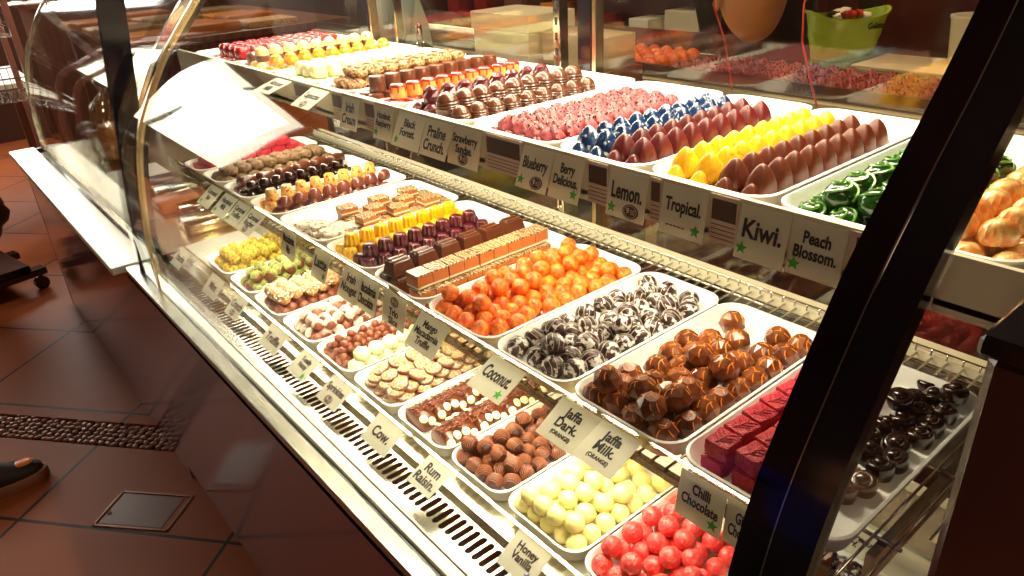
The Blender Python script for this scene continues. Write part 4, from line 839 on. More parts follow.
# ================================================================ remaining bottom-deck trays
ZB = ZD+.004
def grid_heap(kinds, x0, x1, y0, y1, r, zb, layers, label, cat, group, rr, gap=1.0, short=1.0, tilt=.35, sq=1.45):
    """loose pile: close-packed layers, each set into the gaps of the one below"""
    for l in range(layers):
        i = 0; x = x0+r+l*r*.95
        while x < x0+(x1-x0)*(1 if l == 0 else short)-r*(1+.8*l)+1e-6:
            y = y0+r+((i+l) % 2)*r*.9+l*r*.5
            while y < y1-r-l*r*.5+1e-6:
                kd = rr.choice(kinds)
                place(kd, (x+rr.uniform(-.08, .08)*r, y+rr.uniform(-.08, .08)*r, zb+r*(1+l*sq)), label, cat, group, rr.uniform(0, 6), rr.uniform(.92, 1.0), (rr.uniform(-tilt, tilt), rr.uniform(-tilt, tilt)))
                y += 2*r*gap
            x += 1.76*r*gap; i += 1
r2 = random.Random(21)
grid_heap(['crumb'], .436, .66, 1.545, 1.675, .0135, ZB, 2, 'yellow crumb coated ball in the farthest tray of the bottom deck', 'truffle', 'yellow crumb balls', r2, short=.95)
grid_heap(['greenball'], .436, .66, 1.412, 1.516, .0135, ZB, 2, 'brown truffle wound with thin green icing strings', 'truffle', 'green stringed truffles', r2, short=.95)
grid_heap(['stripeball', 'stripeball', 'milkball'], .436, .66, 1.131, 1.247, .0122, ZB, 2, 'small milk chocolate ball, most with white icing lines, beside the nut clusters', 'chocolate', 'striped and plain milk balls', r2, short=.95)
# golden almond logs over loose golden balls
grid_heap(['milkball'], .436, .66, 1.273, 1.388, .0122, ZB, 1, 'small golden brown ball under the almond logs', 'chocolate', 'golden brown balls under the logs', r2)
def f_log():
    rr = random.Random(5); bm = bmesh.new(); rings = []
    for i in range(15):
        t = i/14*2-1; k = math.sqrt(max(0, 1-abs(t)**4))*.0125+.0008
        rings.append([Vector((k*math.cos(a)*(1+.12*math.sin(5*a+i*1.9)), t*.044, k*math.sin(a)*(1+.12*math.cos(4*a+i*2.3))+.0125)) for a in [2*math.pi*q/14 for q in range(14)]])
    loops(bm, rings); o = smesh('almond_log', bm, M['gold'])
    bm = bmesh.new()
    for q in range(34):
        t = rr.uniform(-.9, .9); a = rr.uniform(.1, 3.0); k = .0124
        p = Vector((k*math.cos(a), t*.042, k*math.sin(a)+.0125)); s = rr.uniform(.0018, .003)
        box(bm, p.x-s, p.x+s, p.y-s*.7, p.y+s*.7, p.z-.0008, p.z+.0008)
    obj('almond_flakes', bm, M['pale'], o, False); return o
proto('log', f_log)
for i in range(7):
    place('log', (.456+i*.0285, 1.330+.006*math.sin(i*2), ZB+.0225), f'golden almond log, {ORD(i)} from the front of its tray', 'sweet', 'golden almond logs', rnd.uniform(-.15, .15))
# nut clusters and white fluffs
def f_hcl():
    rr = random.Random(9); bm = bmesh.new()
    for k in range(4):
        a = k*2.1; ball(bm, .0075, (.0072*math.cos(a)*(k < 3), .0072*math.sin(a)*(k < 3), .0072 if k < 3 else .0165), 2, .03, rr)
    return smesh('hazelnut_cluster', bm, M['hazel'])
proto('hcl', f_hcl)
proto('fluff', lambda: f_lump('white_fluff_sweet', M['fluff'], .0155, 12, sz=.85))
for lay in range(2):
    for i in range(9-lay):
        for j in range(3-lay):
            place('hcl', (.450+i*.0252+lay*.012, 1.045+j*.0262+lay*.012, ZB+lay*.0165), f'hazelnut cluster, {ORD(i)} from front, {ORD(j)} column, {"upper" if lay else "lower"} layer', 'sweet', 'hazelnut clusters', rnd.uniform(0, 6))
    for i in range(8-lay):
        place('fluff', (.455+i*.028+lay*.014, 1.011-lay*.0, ZB+lay*.018), f'white fluffy sweet, {ORD(i)} from front, {"upper" if lay else "lower"} layer', 'sweet', 'white fluffy sweets', rnd.uniform(0, 6), .95)
# sprinkle discs
def f_disc():
    bm = bmesh.new(); lathe(bm, [(.0135, 0), (.0148, .0025), (.0140, .0050)], 20); o = smesh('sprinkle_disc', bm, M['hazel'])
    bm = bmesh.new(); lathe(bm, [(.0139, .0048), (.0132, .0068), (.009, .0082), (.003, .0086)], 20); t = obj('sprinkled_top', bm, M['sprinkle'], o)
    rr = random.Random(2)
    for mm_ in ('yellow', 'greenstr', 'pinkball', 'teal', 'fluff'):
        bm = bmesh.new()
        for q in range(14):
            a = rr.uniform(0, 6.28); d = .0125*math.sqrt(rr.random()); x, y = d*math.cos(a), d*math.sin(a); z = .0086-.0022*(d/.0135)**2
            ball(bm, .0012, (x, y, z), 1)
        obj('sprinkles', bm, M[mm_], t)
    return o
proto('disc', f_disc)
for lay in range(4):
    for i in range(7-lay//2):
        for j in range(4-(lay > 1)):
            place('disc', (.453+i*.0295+(lay % 2)*.014+rnd.uniform(-.003, .003), .868+j*.0295+(lay % 2)*.004+(lay > 1)*.012+rnd.uniform(-.002, .002), ZB+.0005+lay*.0094), 'flat round sweet covered in pastel sprinkles, in the bottom deck pile', 'sweet', 'sprinkle coated discs', rnd.uniform(0, 6), 1, (rnd.uniform(-.12, .12), rnd.uniform(-.12, .12)) if lay < 3 else (rnd.uniform(-.45, .45), rnd.uniform(-.45, .45)))
# button logs
def f_blog(var=0):
    rr = random.Random(15+var); bm = bmesh.new()
    def ring(hx, hy, z): return [Vector((x, y, z)) for x, y in rrect(0, 0, hx, hy, min(hx, hy)*.6, 4)]
    loops(bm, [ring(.0135, .0235, 0), ring(.0145, .0270, .006), ring(.0138, .0245, .015), ring(.0105, .018, .022), ring(.006, .010, .0245)])
    o = smesh('button_topped_log', bm, M['milk'])
    bm = bmesh.new()
    for q in range(26):
        x = rr.uniform(-.011, .011); y = rr.uniform(-.012, .012); z = .0225+rr.uniform(0, .005); a = rr.uniform(0, 3.14); k = rr.uniform(.0025, .004)
        pts = [(x+k*math.cos(a+t)*1.0, y+k*math.sin(a+t), z+.0012*t) for t in (0, .7, 1.4, 2.1, 2.8, 3.5)]
        tube(bm, pts, .00085, 4)
    obj('chocolate_curls', bm, M['hazel'], o)
    B1 = ((-.006, .019, .0215, .55, .1), (.007, .0200, .0210, .5, .2), (-.007, -.0195, .0205, -.55, 0), (0, .0225, .0135, 1.1, 0), (.004, -.0235, .0135, -1.1, 0))
    B2 = ((-.004, .014, .0245, .35, .5), (.008, -.0185, .0212, -.75, .3), (-.005, -.0225, .0150, -1.0, -.2), (.007, .0235, .0120, 1.2, .3))
    for (x, y, z, tx, ty) in (B1, B2)[var]:
        bm = bmesh.new(); lathe(bm, [(.0052, -.0010), (.0066, 0), (.0055, .0022), (.002, .0030)], 14)
        mmx = Matrix.Rotation(-tx, 4, 'X') @ Matrix.Rotation(ty, 4, 'Y')
        for v in bm.verts: v.co = mmx @ v.co + Vector((x, y, z))
        obj('white_button', bm, M['button'], o)
    return o
proto('blog', f_blog); proto('blog2', lambda: f_blog(1))
for c, y in enumerate((.812, .745)):
    for i in range(8):
        place(('blog', 'blog2')[(i+c) % 2], (.455+i*.0280, y, ZB), f'chocolate log with curls and white buttons, {ORD(i)} from front in {("left","right")[c]} row', 'chocolate', 'button topped logs', rnd.uniform(-.1, .1), 1.04)
proto('darkcl', lambda: f_lump('dark_cluster', M['dusted'], .0150, 31, sz=.75))
for lay in range(2):
    for i in range(8-lay):
        for j in range(4-lay):
            place('darkcl', (.455+i*.027+lay*.0135, .185+j*.0285+lay*.014, ZB+lay*.016), 'dark red brown cluster dusted white at the lower right, behind the black frame', 'sweet', 'dark clusters at lower right', rnd.uniform(0, 6), .95)

# ================================================================ top shelf
ZTT = ZT+.004
def f_ogive(name, m):
    bm = bmesh.new(); r = .0120; h = .0265
    prof = [(.96, 0), (1.02, .05), (1.0, .16), (.91, .38), (.745, .59), (.53, .78), (.31, .915), (.18, .968), (.06, 1.0)]
    lathe(bm, [(r*a, h*b) for a, b in prof], 24, sq=5); return smesh(name, bm, m)
for kd, mm_ in (('yog', 'yellow'), ('brog', 'amber brown'), ('blog_', 'blue splashed'), ('maog', 'maroon')):
    proto(kd, lambda kd=kd, mm_=mm_: f_ogive(mm_.replace(' ', '_')+'_pyramid', M[{'blog_': 'blog'}.get(kd, kd)]))
for base, ya, yb, L_, Rk in ((0, .330, .441, ('yog', 'yellow'), ('brog', 'amber brown')), (1, .468, .571, ('blog_', 'blue splashed'), ('maog', 'maroon'))):
    st = (yb-ya)/4
    for c in range(4):
        y = yb-st*(c+.5)
        kd, nm = (L_, Rk)[c >= 2]
        for i in range(10):
            place(kd, (.550+i*.0258, y, ZTT), f'{nm} pyramid chocolate, {ORD(i)} from front, {("outer","inner")[c%2 if c<2 else 1-c%2]} lower row', 'chocolate', nm+' pyramid chocolates', rnd.uniform(-.05, .05))
    for c in range(4):
        y = yb-st*(c+.5)
        kd, nm = (L_, Rk)[c >= 2]
        for i in range(9):
            place(kd, (.5635+i*.0258, y, ZTT+.0150), f'{nm} pyramid chocolate, {ORD(i)} from front, raised row {c+1}', 'chocolate', nm+' pyramid chocolates', rnd.uniform(-.05, .05))
def f_rose():
    bm = bmesh.new(); rings = []; n = 28
    for k, (r, z) in enumerate(((.0140, 0), (.0168, .004), (.0160, .0080), (.0128, .0118), (.0085, .0150), (.0042, .0178), (.0006, .0190))):
        rings.append([Vector((r*(1-.36*(.5+.5*math.cos(6*a+k*.8)))*math.cos(a), r*(1-.36*(.5+.5*math.cos(6*a+k*.8)))*math.sin(a), z)) for a in [2*math.pi*i/n for i in range(n)]])
    loops(bm, rings); o = smesh('pink_rosette', bm, M['rose'])
    bm = bmesh.new(); rr = random.Random(3)
    for q in range(13):
        a = rr.uniform(0, 6.28); d = rr.uniform(.002, .012); x, y = d*math.cos(a), d*math.sin(a); z = .0172-.60*d
        tube(bm, [(x, y, z), (x+rr.uniform(-.004, .004), y+rr.uniform(-.004, .004), z+.0035)], .0009, 4)
    obj('chocolate_shavings', bm, M['dark'], o); return o
proto('rose', f_rose)
for lay in range(2):
    for i in range(10-lay):
        for j in range(5-lay):
            place('rose', (.550+i*.0262+lay*.013, .603+j*.0255+lay*.0127, ZTT+lay*.0145), f'pink piped rosette, {ORD(i)} from front, column {ORD(j)}, {"upper" if lay else "lower"} layer', 'sweet', 'pink rosettes', rnd.uniform(0, 6), rnd.uniform(.92, 1.05), (rnd.uniform(-.15, .15), rnd.uniform(-.15, .15)))
def f_egg():
    bm = bmesh.new(); prof = []
    for k in range(25):
        t = k/24; z = .034*t; r = .0135*math.sqrt(max(0.0, 1-abs(2*(t-.42)/1.16)**2.4))*(1+.05*math.sin(k*math.pi*.9))
        prof.append((max(r, .0008), z))
    lathe(bm, prof, 18); return smesh('bronze_ridged_egg', bm, M['egg'])
proto('egg', f_egg)
def f_pdome():
    o = f_facet_like('plum_faceted_dome', M['purple'], .0135, 1.25); return o
def f_facet_like(name, m, r, hs=1.0):
    bm = bmesh.new(); rings = []
    for k, (rr, z, off) in enumerate(((.62, 0, 0), (.97, .35, .5), (.98, .80, 0), (.74, 1.32, .5), (.36, 1.58, 0))):
        rings.append([Vector((r*rr*math.cos(2*math.pi*(i+off)/8), r*rr*math.sin(2*math.pi*(i+off)/8), r*z*hs)) for i in range(8)])
    loops(bm, rings); return smesh(name, bm, m, False)
proto('pdome', f_pdome)
proto('ofacet', lambda: f_facet_like('orange_faceted_sweet', M['ochre'], .0130, 1.1))
for i in range(9):
    x = .551+i*.0288
    place('egg', (x, .778, ZTT), f'bronze ridged egg, {ORD(i)} from front, lower right row', 'chocolate', 'bronze ridged eggs', 0, 1.02)
    place('egg', (x+.004, .812, ZTT+.006), f'bronze ridged egg, {ORD(i)} from front, standing taller in the middle row', 'chocolate', 'bronze ridged eggs', 0, 1.22)
    place('pdome', (x, .845, ZTT), f'plum faceted dome, {ORD(i)} from front, lower row', 'chocolate', 'plum faceted domes', .3)
    place('pdome', (x, .874, ZTT), f'plum faceted dome, {ORD(i)} from front, outer row', 'chocolate', 'plum faceted domes', .9)
    if i < 8: place('pdome', (x+.012, .859, ZTT+.0215), f'plum faceted dome, {ORD(i)} from front, raised row', 'chocolate', 'plum faceted domes', .1)
def f_tcup():
    bm = bmesh.new(); lathe(bm, [(.0128, 0), (.0132, .002), (.0122, .018), (.0105, .0228), (.005, .0235)], 20); return smesh('tall_chocolate_cup', bm, M['milk'])
proto('tcup', f_tcup)
def f_acup():
    bm = bmesh.new(); lathe(bm, [(.0128, 0), (.0132, .002), (.0118, .0175)], 20); o = smesh('amber_cup', bm, M['amber'])
    bm = bmesh.new(); lathe(bm, [(.0120, .0165), (.0116, .0190), (.0085, .0208), (.003, .0210)], 20)
    for q in range(6):
        a = q*1.05; tube(bm, [(.0119*math.cos(a), .0119*math.sin(a), .018), (.0126*math.cos(a), .0126*math.sin(a), .009)], .0012, 5)
    obj('red_glaze', bm, M['redtop'], o); return o
proto('acup', f_acup)
for i in range(10):
    x = .549+i*.0272
    place('tcup', (x, 1.018, ZTT), f'tall milk chocolate cup, {ORD(i)} from front, outer lower row', 'chocolate', 'tall chocolate cups', 0)
    place('tcup', (x, .990, ZTT), f'tall milk chocolate cup, {ORD(i)} from front, inner lower row', 'chocolate', 'tall chocolate cups', 0)
    if i < 9: place('tcup', (x+.012, 1.003, ZTT+.0235), f'tall milk chocolate cup, {ORD(i)} from front, raised row', 'chocolate', 'tall chocolate cups', 0)
    place('acup', (x, .961, ZTT), f'amber cup with red glaze, {ORD(i)} from front, row beside brown cups', 'sweet', 'amber cups', 0)
    place('acup', (x, .932, ZTT), f'amber cup with red glaze, {ORD(i)} from front, inner row', 'sweet', 'amber cups', 0)
    if i < 9: place('acup', (x+.013, .946, ZTT+.0212), f'amber cup with red glaze, {ORD(i)} from front, raised row', 'sweet', 'amber cups', 0, .97)
proto('walnut', lambda: f_lump('walnut_cluster', M['nut'], .0140, 14, sz=.62, spikes=16, sm=M['hazel']))
for lay in range(3):
    for i in range(10-lay):
        for j in range(4-lay):
            place('walnut', (.552+i*.0275+lay*.013, 1.061+j*.0255+lay*.0127, ZTT+lay*.0150), f'walnut cluster, {ORD(i)} from front, column {ORD(j)}, {("bottom","middle","top")[lay]} layer', 'sweet', 'walnut clusters', rnd.uniform(0, 6))
def f_block(name, m, s=.0135, h=.021):
    bm = bmesh.new()
    def ring(hx, z): return [Vector((x, y, z)) for x, y in rrect(0, 0, hx, hx, hx*.55, 4)]
    loops(bm, [ring(s*.92, 0), ring(s, .003), ring(s*.98, h*.62), ring(s*.86, h*.88), ring(s*.60, h)]); return smesh(name, bm, m)
proto('block', lambda: f_block('pale_green_block', M['pistachio']))
proto('crimb', lambda: f_block('crimson_block', M['crimson'], .0135, .022))
proto('bcup', lambda: f_block('brown_square_cup', M['milk'], .0130, .020))
for lay in range(2):
    for i in range(9-lay):
        for j in range(5-lay*2):
            place('block', (.552+i*.0288+lay*.013, 1.183+j*.0285+lay*.024, ZTT+lay*.0215), f'pale green rounded block, {ORD(i)} from front, column {ORD(j)}, {"upper" if lay else "lower"} layer', 'sweet', 'pale green blocks', rnd.uniform(-.1, .1))
def f_cegg():
    bm = bmesh.new(); lathe(bm, [(.0120, 0), (.0134, .004), (.0134, .012), (.0118, .020), (.0080, .0255), (.003, .0275)], 20); o = smesh('cream_speckled_dome', bm, M['creamegg'])
    bm = bmesh.new(); lathe(bm, [(.0122, .0004), (.0137, .004), (.0137, .0105), (.0132, .0125)], 20); obj('chocolate_base', bm, M['milk'], o); return o
proto('cegg', f_cegg)
for i in range(9):
    x = .552+i*.0288
    for c, (kd, nm, y, z) in enumerate((('bcup', 'brown square cup', 1.480, 0), ('bcup', 'brown square cup', 1.478, .0205), ('cegg', 'cream speckled dome', 1.449, .0), ('cegg', 'cream speckled dome', 1.418, 0), ('cegg', 'cream speckled dome', 1.434, .0265), ('ofacet', 'orange faceted sweet', 1.386, 0), ('ofacet', 'orange faceted sweet', 1.355, 0), ('ofacet', 'orange faceted sweet', 1.371, .0225))):
        tx = ('outer lower', 'outer raised', 'outer lower', 'inner lower', 'raised', 'outer lower', 'inner lower', 'raised')[c]
        place(kd, (x+(.010 if z else 0), y, ZTT+z), f'{nm}, {ORD(i)} from front, {tx} row', 'sweet', nm+'s', rnd.uniform(0, 1) if kd != 'bcup' else 0)
for lay in range(2):
    for i in range(9-lay):
        for j in range(5-lay):
            place('crimb', (.552+i*.0288+lay*.013, 1.530+j*.0300+lay*.015, ZTT+lay*.0225), f'crimson glossy block, {ORD(i)} from front, column {ORD(j)}, {"upper" if lay else "lower"} layer', 'sweet', 'crimson blocks', rnd.uniform(-.15, .15))
# green glazed domes with swirl, peach shells
def f_kiwi():
    bm = bmesh.new(); r = .0150
    prof = [(r*.7, 0), (r*.95, .003), (r, .008), (r*.93, .014), (r*.72, .0185), (r*.4, .021), (r*.1, .0218)]
    lathe(bm, prof, 24); o = smesh('green_glazed_dome', bm, M['kiwi'])
    bm = bmesh.new()
    for q in range(3):
        pts = []
        for t in range(26):
            u = t/25; rad = r*(.98-.90*u); a = q*2.09+u*4.2; kr = rad/r; PZ = ((1.0, .008), (.93, .014), (.72, .0185), (.4, .021), (.1, .0218), (0, .0219))
            z = next(b[1]+(a_[1]-b[1])*(kr-b[0])/(a_[0]-b[0]) for a_, b in zip(PZ[:-1], PZ[1:]) if kr >= b[0])+.0006
            pts.append((rad*math.cos(a), rad*math.sin(a), z-.0002))
        tube(bm, pts, .0014, 5)
    obj('light_swirl', bm, M['kiwil'], o); return o
proto('kiwi', f_kiwi)
def f_peach():
    bm = bmesh.new(); rings = []; n = 30
    for r, z in ((.0125, 0), (.0155, .004), (.0155, .010), (.0130, .0155), (.0080, .0195), (.002, .0208)):
        rings.append([Vector((r*(1-.10*(.5+.5*math.cos(15*a)))*math.cos(a)*1.05, r*(1-.10*(.5+.5*math.cos(15*a)))*math.sin(a)*.82, z)) for a in [2*math.pi*i/n for i in range(n)]])
    loops(bm, rings); return smesh('peach_shell', bm, M['peach'])
proto('peach', f_peach)
for lay in range(2):
    for i in range(8-lay):
        for j in range(3-lay):
            place('kiwi', (.556+i*.0318+lay*.016+rnd.uniform(-.002, .002), .2290+j*.0305+lay*.015, ZTT+lay*.0165), f'green glazed dome with pale swirls, {ORD(i)} from front, column {ORD(j)}, {"upper" if lay else "lower"} layer', 'chocolate', 'green glazed domes', rnd.uniform(0, 6), .97, (rnd.uniform(-.25, .25), rnd.uniform(-.25, .25)))
            place('peach', (.556+i*.0318+lay*.016, .1410+j*.0285+lay*.014, ZTT+lay*.0165), f'peach coloured ribbed shell, {ORD(i)} from front, column {ORD(j)}, {"upper" if lay else "lower"} layer', 'sweet', 'peach shells', rnd.uniform(-.6, .6), .95, (rnd.uniform(-.25, .25), rnd.uniform(-.25, .25)))

# ================================================================ tickets with writing
def text_bm(s, width, height, bold=.018, squeeze=1.0):
    cu = bpy.data.curves.new('writing', 'FONT'); cu.body = s; cu.align_x = 'CENTER'; cu.align_y = 'CENTER'
    cu.size = 1; cu.offset = bold*1.5; cu.space_line = .88; cu.resolution_u = 3; cu.extrude = 0.02
    to = bpy.data.objects.new('writing', cu); col.objects.link(to)
    dg = bpy.context.evaluated_depsgraph_get(); me = bpy.data.meshes.new_from_object(to.evaluated_get(dg))
    bpy.data.objects.remove(to); bpy.data.curves.remove(cu)
    bm = bmesh.new(); bm.from_mesh(me); bpy.data.meshes.remove(me)
    xs = [v.co.x for v in bm.verts]; ys = [v.co.y for v in bm.verts]
    w_, h_ = max(xs)-min(xs), max(ys)-min(ys); cx, cy = (max(xs)+min(xs))/2, (max(ys)+min(ys))/2
    sx_ = width/w_; sy_ = min(height/h_, sx_*2.1); sx_ = min(sx_, sy_*.90)
    for v in bm.verts: v.co = Vector(((v.co.x-cx)*sx_, (v.co.y-cy)*sy_, v.co.z*.012))
    return bm
def star(bm, cx, cy, r, z):
    pts = []
    for k in range(10):
        a = math.pi/2+k*math.pi/5; q = r if k % 2 == 0 else r*.45
        pts.append((cx+q*math.cos(a), cy+q*math.sin(a)))
    return prism(bm, pts, z, z+.0003)
GRP = {.522: 'top shelf', .432: 'wire rack', .408: 'bottom deck'}
RAILZ = {.522: 1.137, .432: .9185, .408: .7100}
for n_, (txt, deco, ya, yb, x, za, zb, Lh, th) in enumerate(tab['tickets']):
    t = R(th); zc = RAILZ[x]; wd = abs(ya-yb)-.001
    if wd > .075: wd = .06
    ht = .047 if x > .41 else .046
    dx = {.522: -.0022, .432: -.0035, .408: -.0045}[x]
    U = Vector((math.sin(t), 0, math.cos(t))); X_ = Vector((0, -1, 0)); N_ = X_.cross(U)
    e = empty('price_ticket'); mm = Matrix((X_, U, N_)).transposed().to_4x4(); mm.translation = Vector((x+dx, (ya+yb)/2, zc))
    e.matrix_world = mm
    word = txt.replace('\n', ' ')
    where = 'hanging from the rail of the '+GRP[x] if th < 35 else 'leaning out from the '+GRP[x]+' strip'
    tag(e, f'white ticket reading {word}, {where}', 'price ticket', 'tickets of the '+GRP[x])
    cardo = obj('card', nbox(-wd/2, wd/2, -ht, 0, -.0004, .0004), M['card'], e, smooth=False)
    top = .80 if deco else .86
    ty = -ht*(.42 if deco and 'top' not in deco else .5)
    if deco == 'logotop': ty = -ht*.70
    hh = ht*(.50 if deco else .68) if '\n' in txt else ht*.36
    if '(ORANGE)' in txt:
        bm = text_bm(txt.replace('\n(ORANGE)', ''), wd*.66, ht*.52)
        for v in bm.verts: v.co += Vector((0, -ht*.40, .0005))
        b2 = text_bm('(ORANGE)', wd*.60, ht*.13)
        for v in b2.verts: v.co += Vector((0, -ht*.80, .0005))
        tmp = bpy.data.meshes.new('tmp'); b2.to_mesh(tmp); b2.free(); bm.from_mesh(tmp); bpy.data.meshes.remove(tmp)
    else:
        bm = text_bm(txt, wd*.80, hh)
        for v in bm.verts: v.co += Vector((0, ty, .0005))
    obj('lettering', bm, M['ink'], e, smooth=False)
    if 'star' in deco:
        bm = bmesh.new(); sx = -wd*.36 if deco in ('star', 'starlogo') else wd*.32
        star(bm, sx, -ht*.80, .0062, .0005); obj('blue_star' if 'blue' in deco else 'green_star', bm, M['blueink' if 'blue' in deco else 'greenink'], e, smooth=False)
    if 'logo' in deco:
        bm = bmesh.new(); cx_ = wd*.15 if deco == 'starlogo' else 0; cy_ = -ht*.24 if 'top' in deco else -ht*.80
        prism(bm, [(cx_+.0100*math.cos(a), cy_+.0072*math.sin(a)) for a in [2*math.pi*i/24 for i in range(24)]], .0005, .0009)
        lo = obj('oval_seal', bm, M['brownink'], e, smooth=False)
        bm = bmesh.new(); rg = [[Vector((cx_+k*.0100*math.cos(a), cy_+k*.0072*math.sin(a), z)) for a in [2*math.pi*i/24 for i in range(24)]] for k, z in ((.84, .0009), (.84, .00115), (.77, .00115), (.77, .0009))]
        loops(bm, rg, False, False); 
        bm2 = text_bm('9', .0042, .0062, .03)
        for v in bm2.verts: v.co += Vector((cx_-.003, cy_+.0006, .0010))
        tmp = bpy.data.meshes.new('tmp'); bm2.to_mesh(tmp); bm2.free(); bm.from_mesh(tmp); bpy.data.meshes.remove(tmp)
        for q in (-.0018, 0, .0018): box(bm, cx_+.0005, cx_+.0062, cy_+q-.0003, cy_+q+.0003, .0009, .0012)
        obj('seal_marking', bm, M['card'], lo, smooth=False)
    if txt in ('Tropical.',):
        bm = bmesh.new()
        for q in range(5): box(bm, -.017+q*.0045, -.0137+q*.0045, -.0385, -.0372, .0004, .0007)
        obj('small_note', bm, M['brownink'], e, smooth=False)
# ingredient cards behind the tickets on the top rail
for k, (ya, yb) in enumerate(((.690, .618), (.517, .486), (.433, .419), (.365, .334), (.976, .944), (1.078, 1.041), (1.215, 1.146), (.237, .170))):
    e = empty('ingredient_card', (.5195, (ya+yb)/2, 1.095)); tag(e, f'tan ingredient card with dark photo block on top shelf rail, {ORD(k)} listed, between tickets' if False else
        ['tan ingredient card on the top rail between Strawberry Sundae and Blueberry tickets', 'tan ingredient card on the top rail between Berry Delicious and Lemon tickets', 'narrow tan ingredient card on the rail between Lemon and Tropical tickets', 'tan ingredient card on the rail between Tropical and Kiwi tickets',
         'tan ingredient card on the rail left of the Hazelnut Raspberry ticket', 'tan ingredient card on the rail between Irish Cream and Cappuccino tickets', 'tan ingredient card on the rail left of the Cappuccino ticket', 'tan ingredient card on the rail right of the Peach Blossom ticket'][k], 'card', 'ingredient cards on the top rail')
    w2 = (ya-yb)/2-.001
    obj('card', nbox(-.0005, .0003, -w2, w2, 0, .044), M['infocard'], e, smooth=False)
    obj('photo_block', nbox(-.0009, -.0005, -w2*.86, w2*.86, .021, .040), M['infodark'], e, smooth=False)
    bm = bmesh.new()
    for q in range(4): box(bm, -.0008, -.0005, -w2*.85, w2*.85, .0035+q*.0042, .0043+q*.0042)
    obj('printed_lines', bm, M['brownink'], e, smooth=False)
# little card lying on the rear of the deck at the right
e = empty('price_ticket', (.708, .262, ZD+.0012), R(-95)); tag(e, 'cream ticket reading Cointreau lying at the rear of deck, lower right', 'price ticket')
obj('card', nbox(-.028, .028, -.020, .020, -.0004, .0004), M['card'], e, smooth=False)
bm = text_bm('Cointreau\nPOH.', .046, .022)
for v in bm.verts: v.co += Vector((0, 0, .0005))
obj('lettering', bm, M['ink'], e, smooth=False)
# ================================================================ behind the case: serving aisle and back display
bc = empty('back_display_case', (0, 0, 0)); tag(bc, 'long low back display case with label rail behind the serving aisle', 'display case')
obj('cabinet', nbox(1.56, 2.20, -.6, 3.3, 0, .93), M['kick'], bc, smooth=False)
obj('label_rail', nbox(1.545, 1.56, -.6, 3.3, .935, .968), M['cream_rail'], bc, smooth=False)
obj('lower_rail', nbox(1.55, 1.56, -.6, 3.3, .90, .935), M['steel'], bc, smooth=False)
obj('tray_shelf', nbox(1.56, 1.86, -.6, 3.3, .955, .972), M['steel'], bc, smooth=False)
obj('worktop', nbox(1.86, 2.20, -.6, 3.3, .965, .985, .002), M['steel'], bc, smooth=False)
obj('front_lip', nbox(1.575, 1.585, -.6, 3.3, .972, 1.000), mat('dull_brown_metal', (.10, .06, .035), .4, .4), bc, smooth=False)
for k in range(9):
    y = .35+k*.24
    bm = bmesh.new(); box(bm, 1.543, 1.545, y, y+.15, .925, .968)
    tag(obj('shelf_label', bm, M['card'], smooth=False), f'pale shelf label on the back display rail, {ORD(k)} from the right', 'label', 'labels on the back display rail')
kinds_b = (('pink rosette on the back display', 'rose', .55, 1.28), ('orange truffle ball on the back display', 'orange', 1.36, 1.62), ('yellow crumb ball on the back display', 'crumb', 1.70, 2.0), ('dark round praline on the back display', 'scup', .30, .50))
for lb, kd, ya, yb in kinds_b:
    y = ya
    while y < yb:
        for j in range(5):
            place(kd, (1.615+j*.046, y, .972+(.018 if kd in ('orange', 'crumb') else 0)), lb, 'sweet', lb.replace(' on the', 's on the'), rnd.uniform(0, 6), 1.6)
        y += .048
# lime tub of sweets
t = empty('lime_tub', (2.00, 1.02, .985), R(-40)); tag(t, 'lime green plastic tub with dark writing standing on the back worktop', 'tub')
bm = bmesh.new()
def oval(rx, ry, z, n=36, dz=0): return [Vector((rx*math.cos(2*math.pi*i/n), ry*math.sin(2*math.pi*i/n), z+dz*abs(math.cos(2*math.pi*i/n))**3)) for i in range(n)]
loops(bm, [oval(.078, .055, 0), oval(.080, .057, .004), oval(.104, .075, .100, dz=.018), oval(.110, .080, .103, dz=.02), oval(.110, .080, .108, dz=.02), oval(.100, .072, .106, dz=.02), oval(.094, .067, .06), oval(.074, .052, .006)])
obj('tub_body', bm, M['lime'], t)
bm = text_bm('Gelato', .050, .016, .03)
for v in bm.verts: v.co = Vector((v.co.x+.052, -.0735-.0, v.co.y+.088+v.co.z*0)) if True else v.co
for v in bm.verts:
    kx = v.co.x/.106; v.co.y = -.0765*math.sqrt(max(.05, 1-kx*kx))-.001
obj('writing', bm, M['ink'], t, smooth=False)
for k in range(16):
    a = rnd.uniform(0, 6.28); d = math.sqrt(rnd.random())*.062
    bm = bmesh.new(); ball(bm, .016, (0, 0, 0), 2, .08, rnd, (1.2, 1, .8))
    for s in (-1, 1): lathe(bm, [(.002, 0), (.009, .012)], 8, c=(s*.018, 0, -.004))
    o = obj('wrapped_sweet', bm, M[('redtop', 'cloth_dark', 'paper', 'redcord')[k % 4]], loc=(2.00+d*math.cos(a), 1.02+d*math.sin(a)*.7, 1.085+rnd.uniform(0, .014)))
    tag(o, ('dark red', 'black', 'white', 'bright red')[k % 4]+' wrapped sweet heaped in the lime green tub', 'sweet', 'wrapped sweets in the lime tub')
